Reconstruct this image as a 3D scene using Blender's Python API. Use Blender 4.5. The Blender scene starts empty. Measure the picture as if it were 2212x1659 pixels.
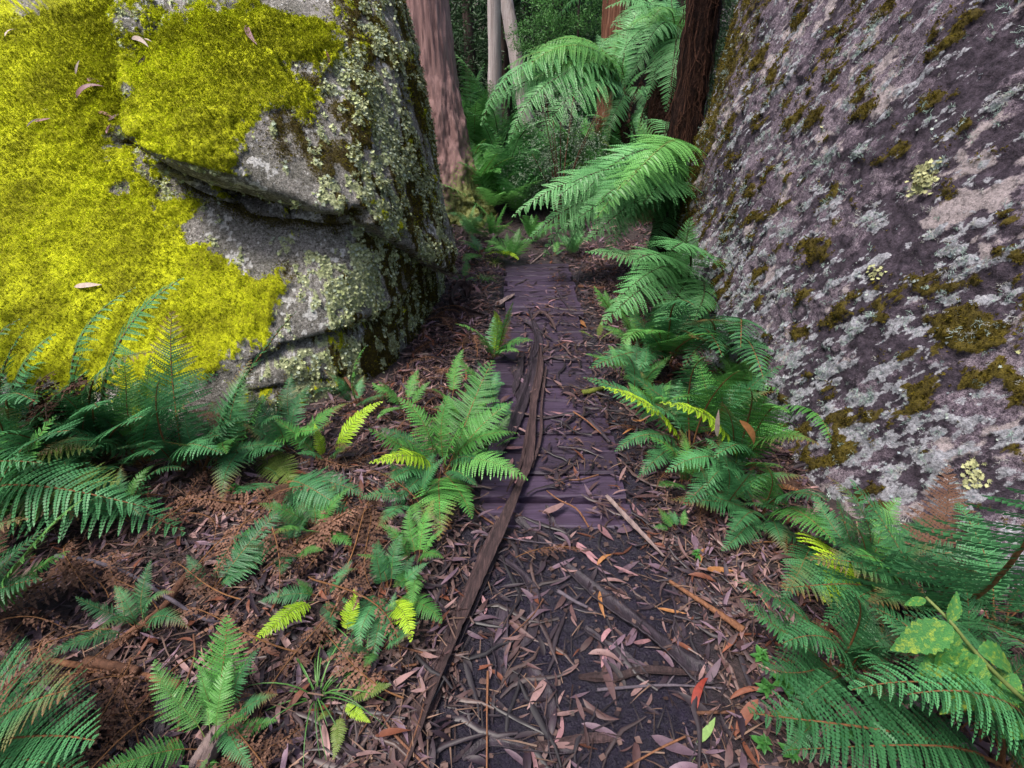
import bpy, math, random
import numpy as np
from mathutils import Vector, Matrix
from mathutils.bvhtree import BVHTree

R = math.radians
random.seed(7)
RNG = np.random.default_rng(11)
SC = bpy.context.scene
COL = SC.collection

# ------------------------------------------------------------------ camera
CAM_H = 1.5
TILT = R(30)
cam_d = bpy.data.cameras.new('camera')
cam = bpy.data.objects.new('camera', cam_d)
COL.objects.link(cam)
cam.location = (0, 0, CAM_H)
cam.rotation_euler = (R(90) - TILT, 0, 0)
cam_d.sensor_width = 36
cam_d.lens = 18
cam_d.clip_start = 0.02
cam_d.clip_end = 600
SC.camera = cam

# ------------------------------------------------------------------ sky, sun, exposure
SUN_EL, SUN_AZ = R(65), R(-130)          # azimuth from +Y (forward) towards +X
world = bpy.data.worlds.new('World')
SC.world = world
world.use_nodes = True
wn = world.node_tree
for n in list(wn.nodes):
    wn.nodes.remove(n)
w_out = wn.nodes.new('ShaderNodeOutputWorld')
w_bg = wn.nodes.new('ShaderNodeBackground')
w_sky = wn.nodes.new('ShaderNodeTexSky')
w_sky.sky_type = 'NISHITA'
w_sky.sun_disc = False
w_sky.sun_elevation = SUN_EL
w_sky.sun_rotation = SUN_AZ
w_sky.air_density = 1.0
w_sky.dust_density = 4.0
w_sky.ozone_density = 1.0
w_bg.inputs['Strength'].default_value = 0.075
wn.links.new(w_sky.outputs[0], w_bg.inputs['Color'])
wn.links.new(w_bg.outputs[0], w_out.inputs['Surface'])

sun_d = bpy.data.lights.new('sun', 'SUN')
sun_d.energy = 1.5
sun_d.angle = R(15)
sun_d.color = (1.0, 0.95, 0.87)
sun = bpy.data.objects.new('sun', sun_d)
COL.objects.link(sun)
_sd = Vector((math.sin(SUN_AZ) * math.cos(SUN_EL), math.cos(SUN_AZ) * math.cos(SUN_EL), math.sin(SUN_EL)))
sun.rotation_euler = _sd.to_track_quat('Z', 'Y').to_euler()
sun.location = (-6, 8, 20)

SC.view_settings.view_transform = 'Standard'
SC.view_settings.look = 'None'
SC.view_settings.gamma = 1.0
SC.view_settings.exposure = 1.9
SC.render.engine = 'CYCLES'
SC.cycles.use_denoising = True
SC.cycles.max_bounces = 6
SC.cycles.diffuse_bounces = 3
SC.cycles.glossy_bounces = 2
SC.cycles.transmission_bounces = 3
SC.cycles.transparent_max_bounces = 4

# ------------------------------------------------------------------ pixel -> place (the photograph measured at 2212 x 1659)
CT, ST = math.cos(TILT), math.sin(TILT)
def ray(px, py):
    u, v = (px - 1106) / 1106.0, (829.5 - py) / 1106.0
    return Vector((u, CT + v * ST, -ST + v * CT))
EYE = Vector((0, 0, CAM_H))
def zp(px, py, z=0.0):
    d = ray(px, py)
    return EYE + d * ((z - CAM_H) / d.z)
def yp(px, py, y):
    d = ray(px, py)
    return EYE + d * (y / d.y)

# ------------------------------------------------------------------ numpy noise
def _hash(ix, iy, iz, seed):
    h = (ix.astype(np.uint32) * np.uint32(374761393) + iy.astype(np.uint32) * np.uint32(668265263)
         + iz.astype(np.uint32) * np.uint32(2147483647 - 58) + np.uint32((seed * 974711 + 1013) & 0xffffffff))
    h = (h ^ (h >> np.uint32(13))) * np.uint32(1274126177)
    h = (h ^ (h >> np.uint32(16))) * np.uint32(2246822519)
    h = h ^ (h >> np.uint32(13))
    return h.astype(np.float64) / 4294967295.0
def vnoise(P, seed=0):
    P = np.asarray(P, dtype=np.float64) + 1000.0
    i = np.floor(P).astype(np.int64)
    f = P - i
    f = f * f * f * (f * (f * 6 - 15) + 10)
    x, y, z = i[:, 0], i[:, 1], i[:, 2]
    fx, fy, fz = f[:, 0], f[:, 1], f[:, 2]
    def c(a, b, d):
        return _hash(x + a, y + b, z + d, seed)
    a0 = c(0, 0, 0) * (1 - fx) + c(1, 0, 0) * fx
    a1 = c(0, 1, 0) * (1 - fx) + c(1, 1, 0) * fx
    b0 = c(0, 0, 1) * (1 - fx) + c(1, 0, 1) * fx
    b1 = c(0, 1, 1) * (1 - fx) + c(1, 1, 1) * fx
    return ((a0 * (1 - fy) + a1 * fy) * (1 - fz) + (b0 * (1 - fy) + b1 * fy) * fz) * 2 - 1
_ROT = np.array([[0.36, 0.48, -0.8], [-0.8, 0.6, 0.0], [0.48, 0.64, 0.6]])
def fbm(P, scale=1.0, oct=4, gain=0.5, seed=0, ridged=False):
    P = np.asarray(P, dtype=np.float64) * scale
    out, amp, tot = 0.0, 1.0, 0.0
    for k in range(oct):
        n = vnoise(P, seed + k * 17)
        if ridged:
            n = 1 - 2 * np.abs(n)
        out = out + amp * n
        tot += amp
        amp *= gain
        P = (P @ _ROT.T) * 2.03
    return out / tot
def sstep(a, b, x):
    t = np.clip((np.asarray(x, dtype=np.float64) - a) / (b - a), 0, 1)
    return t * t * (3 - 2 * t)

# ------------------------------------------------------------------ meshes and objects
def np_mesh(name, V, F, cols=None, smooth=True):
    """V (n,3); F (m,3) or (m,4) int array, or a list of such arrays; cols {'name': (n,4)}"""
    V = np.asarray(V, dtype=np.float32)
    Fs = F if isinstance(F, list) else [F]
    Fs = [np.asarray(f, dtype=np.int32) for f in Fs if len(f)]
    me = bpy.data.meshes.new(name)
    nl = sum(f.size for f in Fs)
    npoly = sum(len(f) for f in Fs)
    me.vertices.add(len(V))
    me.vertices.foreach_set('co', V.ravel())
    me.loops.add(nl)
    me.loops.foreach_set('vertex_index', np.concatenate([f.ravel() for f in Fs]))
    me.polygons.add(npoly)
    tot = np.concatenate([np.full(len(f), f.shape[1], dtype=np.int32) for f in Fs])
    st = np.concatenate([[0], np.cumsum(tot)[:-1]]).astype(np.int32)
    me.polygons.foreach_set('loop_start', st)
    me.polygons.foreach_set('loop_total', tot)
    me.polygons.foreach_set('use_smooth', np.full(npoly, smooth, dtype=bool))
    if cols:
        for k, c in cols.items():
            a = me.color_attributes.new(k, 'FLOAT_COLOR', 'POINT')
            c = np.asarray(c, dtype=np.float32)
            if c.shape[1] == 3:
                c = np.concatenate([c, np.ones((len(c), 1), np.float32)], 1)
            a.data.foreach_set('color', c.ravel())
    me.update(calc_edges=True)
    me.validate()
    return me
def link(name, me, mat=None, parent=None):
    o = bpy.data.objects.new(name, me)
    COL.objects.link(o)
    if mat is not None:
        if len(me.materials) == 0:
            me.materials.append(mat)
        elif me.materials[0] != mat:
            o.material_slots[0].link = 'OBJECT'
            o.material_slots[0].material = mat
    if parent is not None:
        o.parent = parent
    return o
def empty(name, loc=(0, 0, 0)):
    o = bpy.data.objects.new(name, None)
    o.empty_display_size = 0.1
    COL.objects.link(o)
    o.location = loc
    return o
def tag(o, label=None, cat=None, group=None, kind=None):
    if label: o['label'] = label
    if cat: o['category'] = cat
    if group: o['group'] = group
    if kind: o['kind'] = kind
    return o
def stamp(V, F, M, pos):
    """copies of (V,F) with (m,3,3) matrices and (m,3) positions, as one big array"""
    V = np.asarray(V, float); F = np.asarray(F, int)
    W = np.einsum('mij,nj->mni', M, V) + pos[:, None, :]
    G = F[None, :, :] + (np.arange(len(M)) * len(V))[:, None, None]
    return W.reshape(-1, 3), G.reshape(-1, F.shape[1])
def frames(N, ang, scale):
    """rotation matrices whose local z is N, spun by ang and scaled"""
    N = N / np.linalg.norm(N, axis=1, keepdims=True)
    a = np.where(np.abs(N[:, 2:3]) < 0.9, np.array([[0, 0, 1.0]]), np.array([[1.0, 0, 0]]))
    X = np.cross(a, N); X /= np.linalg.norm(X, axis=1, keepdims=True)
    Y = np.cross(N, X)
    c, s = np.cos(ang)[:, None], np.sin(ang)[:, None]
    X2, Y2 = X * c + Y * s, Y * c - X * s
    M = np.stack([X2, Y2, N], axis=2)
    sc = np.asarray(scale)
    return M * (sc[:, None, None] if sc.ndim == 1 else sc[:, None, :])

# ------------------------------------------------------------------ materials
def mat_new(name):
    m = bpy.data.materials.new(name)
    m.use_nodes = True
    nt = m.node_tree
    for n in list(nt.nodes):
        nt.nodes.remove(n)
    out = nt.nodes.new('ShaderNodeOutputMaterial')
    return m, nt, out
def nd(nt, t, **kw):
    n = nt.nodes.new(t)
    for k, v in kw.items():
        if k.startswith('i_'):
            n.inputs[k[2:].replace('_', ' ')].default_value = v
        else:
            setattr(n, k, v)
    return n
def ramp(nt, src, stops, interp='LINEAR'):
    r = nt.nodes.new('ShaderNodeValToRGB')
    r.color_ramp.interpolation = interp
    els = r.color_ramp.elements
    while len(els) > 1:
        els.remove(els[-1])
    els[0].position, els[0].color = stops[0][0], (*stops[0][1], 1)
    for p, c in stops[1:]:
        e = els.new(p); e.color = (*c, 1)
    nt.links.new(src, r.inputs[0])
    return r.outputs[0]
def mixc(nt, fac, a, b, blend='MIX'):
    m = nt.nodes.new('ShaderNodeMix')
    m.data_type = 'RGBA'; m.blend_type = blend
    for s, v in ((m.inputs[0], fac), (m.inputs[6], a), (m.inputs[7], b)):
        if isinstance(v, (int, float)):
            s.default_value = v
        elif isinstance(v, tuple):
            s.default_value = (*v, 1) if len(v) == 3 else v
        else:
            nt.links.new(v, s)
    return m.outputs[2]
def math_n(nt, op, a, b=None, clamp=False):
    m = nt.nodes.new('ShaderNodeMath'); m.operation = op; m.use_clamp = clamp
    for s, v in ((m.inputs[0], a), (m.inputs[1], b)):
        if v is None: continue
        if isinstance(v, (int, float)): s.default_value = v
        else: nt.links.new(v, s)
    return m.outputs[0]
def noise_n(nt, vec, scale, detail=4, rough=0.6):
    n = nt.nodes.new('ShaderNodeTexNoise')
    n.inputs['Scale'].default_value = scale
    n.inputs['Detail'].default_value = detail
    n.inputs['Roughness'].default_value = rough
    if vec is not None: nt.links.new(vec, n.inputs['Vector'])
    return n.outputs[0]
def bump_n(nt, h, strength=0.5, dist=0.01):
    b = nt.nodes.new('ShaderNodeBump')
    b.inputs['Strength'].default_value = strength
    b.inputs['Distance'].default_value = dist
    nt.links.new(h, b.inputs['Height'])
    return b.outputs[0]
def principled(nt, out, col, rough=0.8, spec=0.3, normal=None):
    p = nt.nodes.new('ShaderNodeBsdfPrincipled')
    for key, v in (('Base Color', col), ('Roughness', rough), ('Specular IOR Level', spec), ('Normal', normal)):
        if v is None: continue
        s = p.inputs[key]
        if isinstance(v, (int, float)): s.default_value = v
        elif isinstance(v, tuple): s.default_value = (*v, 1)
        else: nt.links.new(v, s)
    if out is not None: nt.links.new(p.outputs[0], out.inputs[0])
    return p
def objcoord(nt):
    return nt.nodes.new('ShaderNodeTexCoord').outputs['Object']
def attr(nt, name):
    a = nt.nodes.new('ShaderNodeAttribute'); a.attribute_name = name
    return a
def leaf_mat(name, col, col2, rough=0.45, spec=0.4, trans=0.25, vary=0.35, tipcol=None, brown=0.0):
    """thin plant tissue: colour varied per object and along the leaf, part of the light passes through"""
    m, nt, out = mat_new(name)
    oi = nt.nodes.new('ShaderNodeObjectInfo')
    a = attr(nt, 'leaf')                                  # R: position along the frond, G: random per pinna
    sep = nt.nodes.new('ShaderNodeSeparateColor'); nt.links.new(a.outputs['Color'], sep.inputs[0])
    f = math_n(nt, 'ADD', math_n(nt, 'MULTIPLY', oi.outputs['Random'], 0.6), math_n(nt, 'MULTIPLY', sep.outputs[1], 0.5))
    c = mixc(nt, f, col, col2)
    if tipcol:
        c = mixc(nt, math_n(nt, 'MULTIPLY', math_n(nt, 'POWER', sep.outputs[0], 2.0), 0.6), c, tipcol)
    if brown:                                             # old fronds brown from the tip
        old = math_n(nt, 'MULTIPLY', math_n(nt, 'GREATER_THAN', math_n(nt, 'FRACT', math_n(nt, 'MULTIPLY', oi.outputs['Random'], 7.31)), 1 - brown), 1.0)
        w = math_n(nt, 'MULTIPLY', old, math_n(nt, 'MULTIPLY', math_n(nt, 'SUBTRACT', math_n(nt, 'ADD', sep.outputs[0], math_n(nt, 'MULTIPLY', sep.outputs[2], .35)), .75), 2.2), True)
        c = mixc(nt, w, c, (0.17, 0.085, 0.03))
    hv = nt.nodes.new('ShaderNodeHueSaturation')
    nt.links.new(c, hv.inputs['Color'])
    nt.links.new(math_n(nt, 'ADD', math_n(nt, 'MULTIPLY', oi.outputs['Random'], vary), 1 - vary / 2), hv.inputs['Value'])
    c = hv.outputs[0]
    n = noise_n(nt, objcoord(nt), 60, 2)
    c = mixc(nt, math_n(nt, 'MULTIPLY', n, 0.35), c, mixc(nt, 0.5, c, (0.02, 0.03, 0.01)))
    p = principled(nt, None, c, rough, spec)
    t = nt.nodes.new('ShaderNodeBsdfTranslucent'); nt.links.new(c, t.inputs[0])
    mx = nt.nodes.new('ShaderNodeMixShader'); mx.inputs[0].default_value = trans
    nt.links.new(p.outputs[0], mx.inputs[1]); nt.links.new(t.outputs[0], mx.inputs[2])
    nt.links.new(mx.outputs[0], out.inputs[0])
    return m
def rough_mat(name, c1, c2, scale=20, rough=0.85, spec=0.25, bump=0.4, bdist=0.004, stretch=(1, 1, 1), c3=None, vcol=False, objvary=0.0):
    """noise-mottled solid: bark, wood, litter"""
    m, nt, out = mat_new(name)
    mp = nt.nodes.new('ShaderNodeMapping'); mp.inputs['Scale'].default_value = stretch
    nt.links.new(objcoord(nt), mp.inputs[0])
    v = mp.outputs[0]
    n1 = noise_n(nt, v, scale, 6, 0.65)
    stops = [(0.3, c1), (0.7, c2)] if c3 is None else [(0.28, c1), (0.52, c2), (0.75, c3)]
    c = ramp(nt, n1, stops)
    if vcol:
        c = mixc(nt, 1.0, c, attr(nt, 'tint').outputs['Color'], 'MULTIPLY')
    if objvary:
        oi = nt.nodes.new('ShaderNodeObjectInfo')
        hv = nt.nodes.new('ShaderNodeHueSaturation'); nt.links.new(c, hv.inputs['Color'])
        nt.links.new(math_n(nt, 'ADD', math_n(nt, 'MULTIPLY', oi.outputs['Random'], objvary), 1 - objvary / 2), hv.inputs['Value'])
        c = hv.outputs[0]
    n2 = noise_n(nt, v, scale * 4, 4)
    principled(nt, out, c, rough, spec, bump_n(nt, n2, bump, bdist))
    return m
# ================================================================== ground
def path_x(y):
    y = np.asarray(y, float)
    return 0.16 + 0.018 * y
def ground_z(x, y):
    x = np.asarray(x, float); y = np.asarray(y, float)
    P = np.stack([x, y, np.zeros_like(x)], -1).reshape(-1, 3)
    n = (fbm(P, 1.3, 3, seed=3) * 0.05 + fbm(P, 6.0, 3, seed=5) * 0.018).reshape(x.shape)
    d = np.abs(x - path_x(y))
    side = sstep(0.30, 1.25, d)
    z = n * (0.25 + 0.75 * side) + side * 0.05
    trough = (1 - sstep(0.26, 0.42, d)) * sstep(1.35, 1.75, y) * (1 - sstep(4.7, 5.05, y))
    z = z * (1 - trough) - 0.055 * trough
    z = z - 0.022 * (1 - sstep(0.25, 0.45, d)) * (1 - sstep(1.3, 1.8, y))
    yy = np.clip(y - 5.0, 0, None)
    z = z + 0.045 * np.minimum(yy, 0.8) + 0.125 * np.clip(yy - 0.8, 0, 6) + 0.004 * np.clip(y - 10, 0, 60) ** 2 * 0.9
    return z
def gz(x, y):
    return float(ground_z(np.array([x]), np.array([y]))[0])

def lines(*segs):
    out = []
    for a, b, n in segs:
        out.append(np.linspace(a, b, n, endpoint=False))
    return np.concatenate(out + [[segs[-1][1]]])
gx = lines((-120, -20, 10), (-20, -3, 34), (-3, -1.6, 40), (-1.6, 1.8, 170), (1.8, 3.2, 40), (3.2, 20, 34), (20, 120, 10))
gy = lines((-60, -4, 8), (-4, 0.2, 24), (0.2, 5.6, 250), (5.6, 12, 80), (12, 30, 40), (30, 160, 20))
X, Y = np.meshgrid(gx, gy, indexing='ij')
Z = ground_z(X, Y)
GV = np.stack([X, Y, Z], -1).reshape(-1, 3)
P2 = GV.copy(); P2[:, 2] = 0
GV[:, 2] += (fbm(P2, 28, 3, seed=9) * 0.008) * (np.abs(GV[:, 0]) < 3) * (GV[:, 1] < 7)
nx, ny = len(gx), len(gy)
I = (np.arange(nx - 1)[:, None] * ny + np.arange(ny - 1)[None, :]).ravel()
GF = np.stack([I, I + ny, I + ny + 1, I + 1], 1)
dpath = np.abs(GV[:, 0] - path_x(GV[:, 1]))
mud = (1 - sstep(0.3, 0.62, dpath + 0.12 * fbm(P2, 3, 3, seed=21))) * (1 - sstep(4.6, 5.4, GV[:, 1]))
gcol = np.stack([mud, mud * 0, mud * 0, mud * 0 + 1], 1)

m, nt, out = mat_new('forest_floor')
oc = objcoord(nt)
nA = noise_n(nt, oc, 3.0, 8, 0.7); nB = noise_n(nt, oc, 45, 6, 0.7); nC = noise_n(nt, oc, 160, 3, 0.6)
soil = ramp(nt, nB, [(0.3, (0.010, 0.006, 0.008)), (0.55, (0.030, 0.017, 0.017)), (0.75, (0.07, 0.04, 0.038))])
mudc = ramp(nt, nB, [(0.3, (0.005, 0.0035, 0.010)), (0.6, (0.013, 0.009, 0.023)), (0.8, (0.034, 0.023, 0.052))])
mk = attr(nt, 'mud')
sp = nt.nodes.new('ShaderNodeSeparateColor'); nt.links.new(mk.outputs['Color'], sp.inputs[0])
gc = mixc(nt, sp.outputs[0], soil, mudc)
rg = math_n(nt, 'SUBTRACT', 0.9, math_n(nt, 'MULTIPLY', sp.outputs[0], ramp(nt, nA, [(0.35, (0.35,) * 3), (0.65, (0.62,) * 3)])))
hh = math_n(nt, 'ADD', nB, math_n(nt, 'MULTIPLY', nC, 0.5))
principled(nt, out, gc, rg, 0.6, bump_n(nt, math_n(nt, 'ADD', hh, math_n(nt, 'MULTIPLY', noise_n(nt, oc, 14, 4, 0.6), 2.0)), 1.0, 0.02))
M_GROUND = m
g = link('ground', np_mesh('ground', GV, GF, {'mud': gcol}), M_GROUND)
tag(g, kind='structure')

# ================================================================== boulders
def soft_radius(planes, C, D, p):
    """radius of a rounded convex rock (list of (point, normal)) seen from C along directions D"""
    acc = np.zeros(len(D))
    for pt, n in planes:
        n = np.array(n, float); n /= np.linalg.norm(n)
        d = float(n @ (np.array(pt) - C))
        k = np.clip(D @ n, 1e-4, None) / max(d, 0.05)
        acc += k ** p
    return acc ** (-1.0 / p)
def dir_grid(a0, a1, na, nb, e0, e1, ne):
    """azimuth dense from a0 to a1 (radians), coarse all the way round"""
    az = np.concatenate([np.linspace(a0, a1, na, endpoint=False), np.linspace(a1, a0 + 2 * math.pi, nb, endpoint=False)])
    el = np.concatenate([np.linspace(e0, e1, ne), np.linspace(e1, R(88), 14)[1:]])
    A, E = np.meshgrid(az, el, indexing='ij')
    D = np.stack([np.cos(E) * np.cos(A), np.cos(E) * np.sin(A), np.sin(E)], -1).reshape(-1, 3)
    n1, n2 = len(az), len(el)
    i = np.arange(n1)[:, None]; j = np.arange(n2 - 1)[None, :]
    a = (i * n2 + j); b = ((i + 1) % n1) * n2 + j
    F = np.stack([a, b, b + 1, a + 1], -1).reshape(-1, 4)
    return D, F, n1, n2
def grid_normals(V, n1, n2):
    G = V.reshape(n1, n2, 3)
    du = np.roll(G, -1, 0) - np.roll(G, 1, 0)
    dv = np.gradient(G, axis=1)
    N = np.cross(du, dv).reshape(-1, 3)
    return N / (np.linalg.norm(N, axis=1, keepdims=True) + 1e-12)
def seg_dist(P, poly):
    """distance of points to a 3-D polyline, and signed height above it"""
    best = np.full(len(P), 1e9)
    for a, b in zip(poly[:-1], poly[1:]):
        a = np.array(a); b = np.array(b)
        ab = b - a
        t = np.clip(((P - a) @ ab) / (ab @ ab), 0, 1)
        d = np.linalg.norm(P - (a + t[:, None] * ab), axis=1)
        best = np.minimum(best, d)
    return best
def surf_at(V, px, py):
    """the point of a surface nearest to the line of sight of one measured point"""
    d = np.array(ray(px, py)); d /= np.linalg.norm(d)
    W = V - np.array(EYE)
    t = W @ d
    off = np.linalg.norm(W - t[:, None] * d, axis=1)
    ok = (off < 0.03) & (t > 0.3)
    if not ok.any():
        return V[np.argmin(off)]
    idx = np.where(ok)[0]
    return V[idx[np.argmin(t[idx] + off[idx] * 2)]]
def blobs(V, base, lst):
    """sum of soft patches; lst: (px, py, radius in metres, weight)"""
    s = np.zeros(len(V))
    for px, py, r, w in lst:
        c = surf_at(base, px, py)
        d2 = ((V - c) ** 2).sum(1)
        s += w * np.exp(-d2 / (r * r))
    return s

# ---------------------------------------------------------------- mossy boulder on the left of the path
CL = np.array([-1.7, 3.65, 1.15])
lower = [((-1.4, 2.13, 0.0), (0.10, -0.95, 0.28)), ((-2.0, 2.76, 1.0), (0.0, -0.75, 0.66)),
         ((-0.60, 3.2, 0.3), (0.99, -0.10, -0.04)), ((-0.50, 4.0, 1.1), (0.96, -0.06, 0.27)),
         ((-0.88, 2.38, 0.3), (0.68, -0.72, 0.10)), ((-1.6, 3.9, 2.75), (0.0, -0.25, 0.97)),
         ((-1.6, 5.3, 1.0), (0.2, 0.98, 0.1)), ((-4.2, 3.6, 0.8), (-0.96, 0.1, 0.25)), ((-0.66, 4.45, 0.8), (0.8, 0.6, 0.0)),
         ((-3.2, 2.85, 1.2), (-0.25, -0.72, 0.64)), ((-1.7, 3.6, -0.6), (0, 0, -1))]
block = [((-1.70, 2.42, 1.31), (0.08, -0.60, 0.80)), ((-0.79, 2.45, 0.97), (0.50, -0.56, 0.66)),
         ((-1.70, 2.44, 1.27), (-0.27, -0.42, -0.86)), ((-1.72, 2.50, 1.30), (-0.93, -0.28, -0.10)),
         ((-1.70, 2.41, 1.28), (0.10, -0.97, 0.2)), ((-0.68, 2.9, 1.2), (0.95, -0.16, 0.25)),
         ((-1.5, 4.0, 1.2), (0.3, 1, 0)), ((-1.5, 3.9, 2.6), (0, 0, 1))]
D, LF, n1, n2 = dir_grid(R(-172), R(38), 540, 50, R(-64), R(58), 350)
rl = soft_radius(lower, CL, D, 14)
rb = soft_radius(block, CL, D, 26)
kk = 60.0
r0 = np.log(np.exp(kk * rl) + np.exp(kk * rb)) / kk
LB = CL + D * r0[:, None]                       # the bare shape
# large uneven planes
disp = fbm(LB, 1.1, 3, seed=31) * 0.055 + fbm(LB, 3.2, 3, seed=32) * 0.028
LB = LB + D * disp[:, None]
def crack(V, pts, width, depth, off=0.0):
    poly = [surf_at(V, *p) for p in pts]
    Vn = V + fbm(V, 5, 3, seed=44)[:, None] * 0.05 * np.array([[0.4, 0.4, 1.0]])
    d = seg_dist(Vn, poly)
    return depth * np.exp(-(d / width) ** 2)
ledge = crack(LB, [(250, 312), (300, 350), (430, 408), (560, 452), (680, 478), (775, 486)], 0.05, 0.24)
cut = ledge.copy()
cut += crack(LB, [(550, 800), (640, 768), (740, 742), (830, 720), (950, 694), (975, 680)], 0.028, 0.14)
cut += crack(LB, [(520, 868), (600, 842), (700, 850), (810, 838)], 0.02, 0.035)
cut += crack(LB, [(800, 240), (850, 420), (875, 520)], 0.03, 0.03)
cut += crack(LB, [(340, 0), (300, 120), (262, 250)], 0.06, 0.06)
cut += crack(LB, [(500, 0), (560, 60), (620, 160)], 0.025, 0.03)
LB = LB - D * cut[:, None]
# the rock falls back beneath the ledge
_lp = np.array([surf_at(LB, *p) for p in [(250, 312), (300, 350), (430, 408), (560, 452), (680, 478), (775, 486)]])
_o = np.argsort(_lp[:, 0])
dz = np.interp(LB[:, 0], _lp[_o, 0], _lp[_o, 2]) - LB[:, 2] + 0.03 * fbm(LB, 4, 2, seed=45)
recess = 0.12 * sstep(-0.015, 0.03, dz) * np.exp(-np.clip(dz, 0, None) / 0.17) * sstep(-2.05, -1.75, LB[:, 0]) * sstep(-0.55, -0.85, LB[:, 0]) * sstep(3.4, 3.0, LB[:, 1])
LB = LB - D * recess[:, None]
# the lower foot lies back under the second crack
foot = sstep(0.0, 0.10, 0.44 - LB[:, 2] + 0.10 * (LB[:, 0] + 0.9)) * sstep(-1.25, -1.0, LB[:, 0])
LB = LB - D * (0.06 * foot)[:, None]
N0 = grid_normals(LB, n1, n2)
if (N0 * D).sum() < 0:
    N0 = -N0; LF = LF[:, ::-1]
up = N0[:, 2]
# down-slope streaks on the flank facing the path
Pst = LB @ np.array([[10.0, 0, 0], [0, 10.0, 1.2], [0, 0, 1.0]])
streak = fbm(Pst, 1.0, 4, seed=51)
streak2 = fbm(Pst, 2.3, 4, seed=53)
mossA = blobs(LB, LB, [(60, 560, .42, 1.1), (60, 330, .40, 1.0), (180, 470, .35, 1.0), (250, 600, .30, 1.0), (380, 560, .16, .9), (420, 640, .2, .75),
                       (120, 150, .4, .85), (230, 90, .35, .9), (330, 260, .28, 1.1), (420, 130, .30, 1.15), (520, 200, .20, .8), (450, 330, .16, .8),
                       (60, 700, .3, .9), (250, 700, .25, .7), (560, 640, .12, .45), (700, 90, .14, .6), (650, 60, .15, .55), (600, 60, .2, .6),
                       (400, 450, .10, .6), (420, 760, .14, .5), (300, 800, .2, .6), (540, 700, .08, .5), (640, 230, .08, .5), (0, 150, .3, .8), (865, 835, .10, .75), (830, 870, .10, .75), (930, 770, .07, .5), (690, 895, .10, .5), (480, 620, .14, .7), (560, 690, .12, .7), (430, 720, .15, .7), (600, 620, .08, .5), (640, 170, .10, .5), (480, 430, .06, .5), (560, 860, .10, .6)])
rockA = blobs(LB, LB, [(590, 300, .20, .8), (640, 400, .16, .8), (500, 510, .11, .9), (480, 470, .10, .6), (400, 510, .09, .5), (250, 410, .06, 1.0), (640, 20, .08, .9),
                       (90, 240, .07, .9), (260, 190, .05, .8), (650, 160, .07, .7), (760, 570, .13, .9), (560, 560, .08, .5),
                       (610, 690, .12, .7), (100, 255, .05, .5), (700, 400, .12, .5), (15, 480, .05, .7), (180, 640, .04, .5)])
warp = fbm(LB, 6, 4, seed=61) * 0.50 + fbm(LB, 17, 3, seed=62) * 0.40
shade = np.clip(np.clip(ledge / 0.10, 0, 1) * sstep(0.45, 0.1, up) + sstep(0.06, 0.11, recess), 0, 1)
moss = sstep(-0.20, 0.26, mossA * 0.95 - rockA * 0.80 - 0.34 + warp * 0.95 + 0.45 * fbm(LB, 48, 3, seed=64) + 0.10 * (up - 0.4)) * (1 - shade) * sstep(-0.25, 0.05, up)
flank = sstep(0.25, 0.62, N0[:, 0]) * sstep(-1.35, -1.0, LB[:, 0])
dkmoss_shade = flank * sstep(-0.10, 0.10, streak + 0.40 * warp + 0.05 + 0.1 * (1 - sstep(0, 0.5, LB[:, 2])))
dkmoss_shade = np.maximum(dkmoss_shade, 0.9 * shade)  # shade beneath the ledge painted in with the dark moss colour
dkmoss_shade = np.maximum(dkmoss_shade, blobs(LB, LB, [(720, 480, .08, .9), (620, 590, .09, .8), (880, 560, .12, .8), (640, 110, .09, .9), (660, 240, .06, .9), (700, 340, .05, .7), (560, 470, .1, .7), (850, 800, .14, .9), (700, 880, .2, .8), (600, 900, .16, .9), (930, 650, .08, .5)])
                    * sstep(-0.25, 0.25, warp + 0.12))
dkmoss_shade = np.clip(dkmoss_shade, 0, 1) * (1 - moss)
lichA = blobs(LB, LB, [(740, 130, .12, .7), (780, 200, .14, .8), (860, 330, .2, .75), (800, 430, .14, .8), (700, 90, .08, .7), (850, 120, .14, .7), (740, 620, .16, 1.0), (800, 640, .14, .9),
                       (690, 560, .07, .5), (660, 820, .16, 1.15), (760, 800, .10, .7), (900, 700, .1, .9), (920, 420, .16, .7), (860, 480, .15, .7), (930, 560, .14, .8), (180, 460, .06, .9),
                       (140, 720, .06, .7), (20, 680, .05, .9), (560, 200, .05, .4), (700, 440, .08, .6), (620, 760, .06, .4), (960, 600, .1, .7)])
lich = sstep(0.0, 0.20, lichA * 0.62 + flank * 0.22 - 0.42 + 0.95 * streak2 + 0.7 * fbm(LB, 18, 3, seed=66) + 0.06) * (1 - moss * 0.9) * (1 - shade)
white = sstep(0.16, 0.42, fbm(LB, 8, 4, gain=.6, seed=71) * 0.7 + fbm(LB, 40, 3, seed=72) * 0.7) * (1 - moss) * (1 - dkmoss_shade)
# relief: moss pads, crusts, streak ribs
tuft = fbm(LB, 26, 3, seed=81); tuft2 = fbm(LB, 70, 2, seed=82)
rel = moss * (0.018 + 0.018 * tuft + 0.010 * tuft2 + 0.030 * fbm(LB, 9, 3, seed=84)) + dkmoss_shade * (0.008 + 0.010 * tuft + 0.005 * tuft2) + lich * (0.006 + 0.008 * tuft2)
rel += (1 - moss) * (fbm(LB, 12, 4, seed=83) * 0.008 + streak * 0.014 * flank)
LV = LB + N0 * rel[:, None]
LN = grid_normals(LV, n1, n2)
if (LN * D).sum() < 0: LN = -LN
maskL = np.stack([moss, lich, dkmoss_shade, white], 1)

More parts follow.
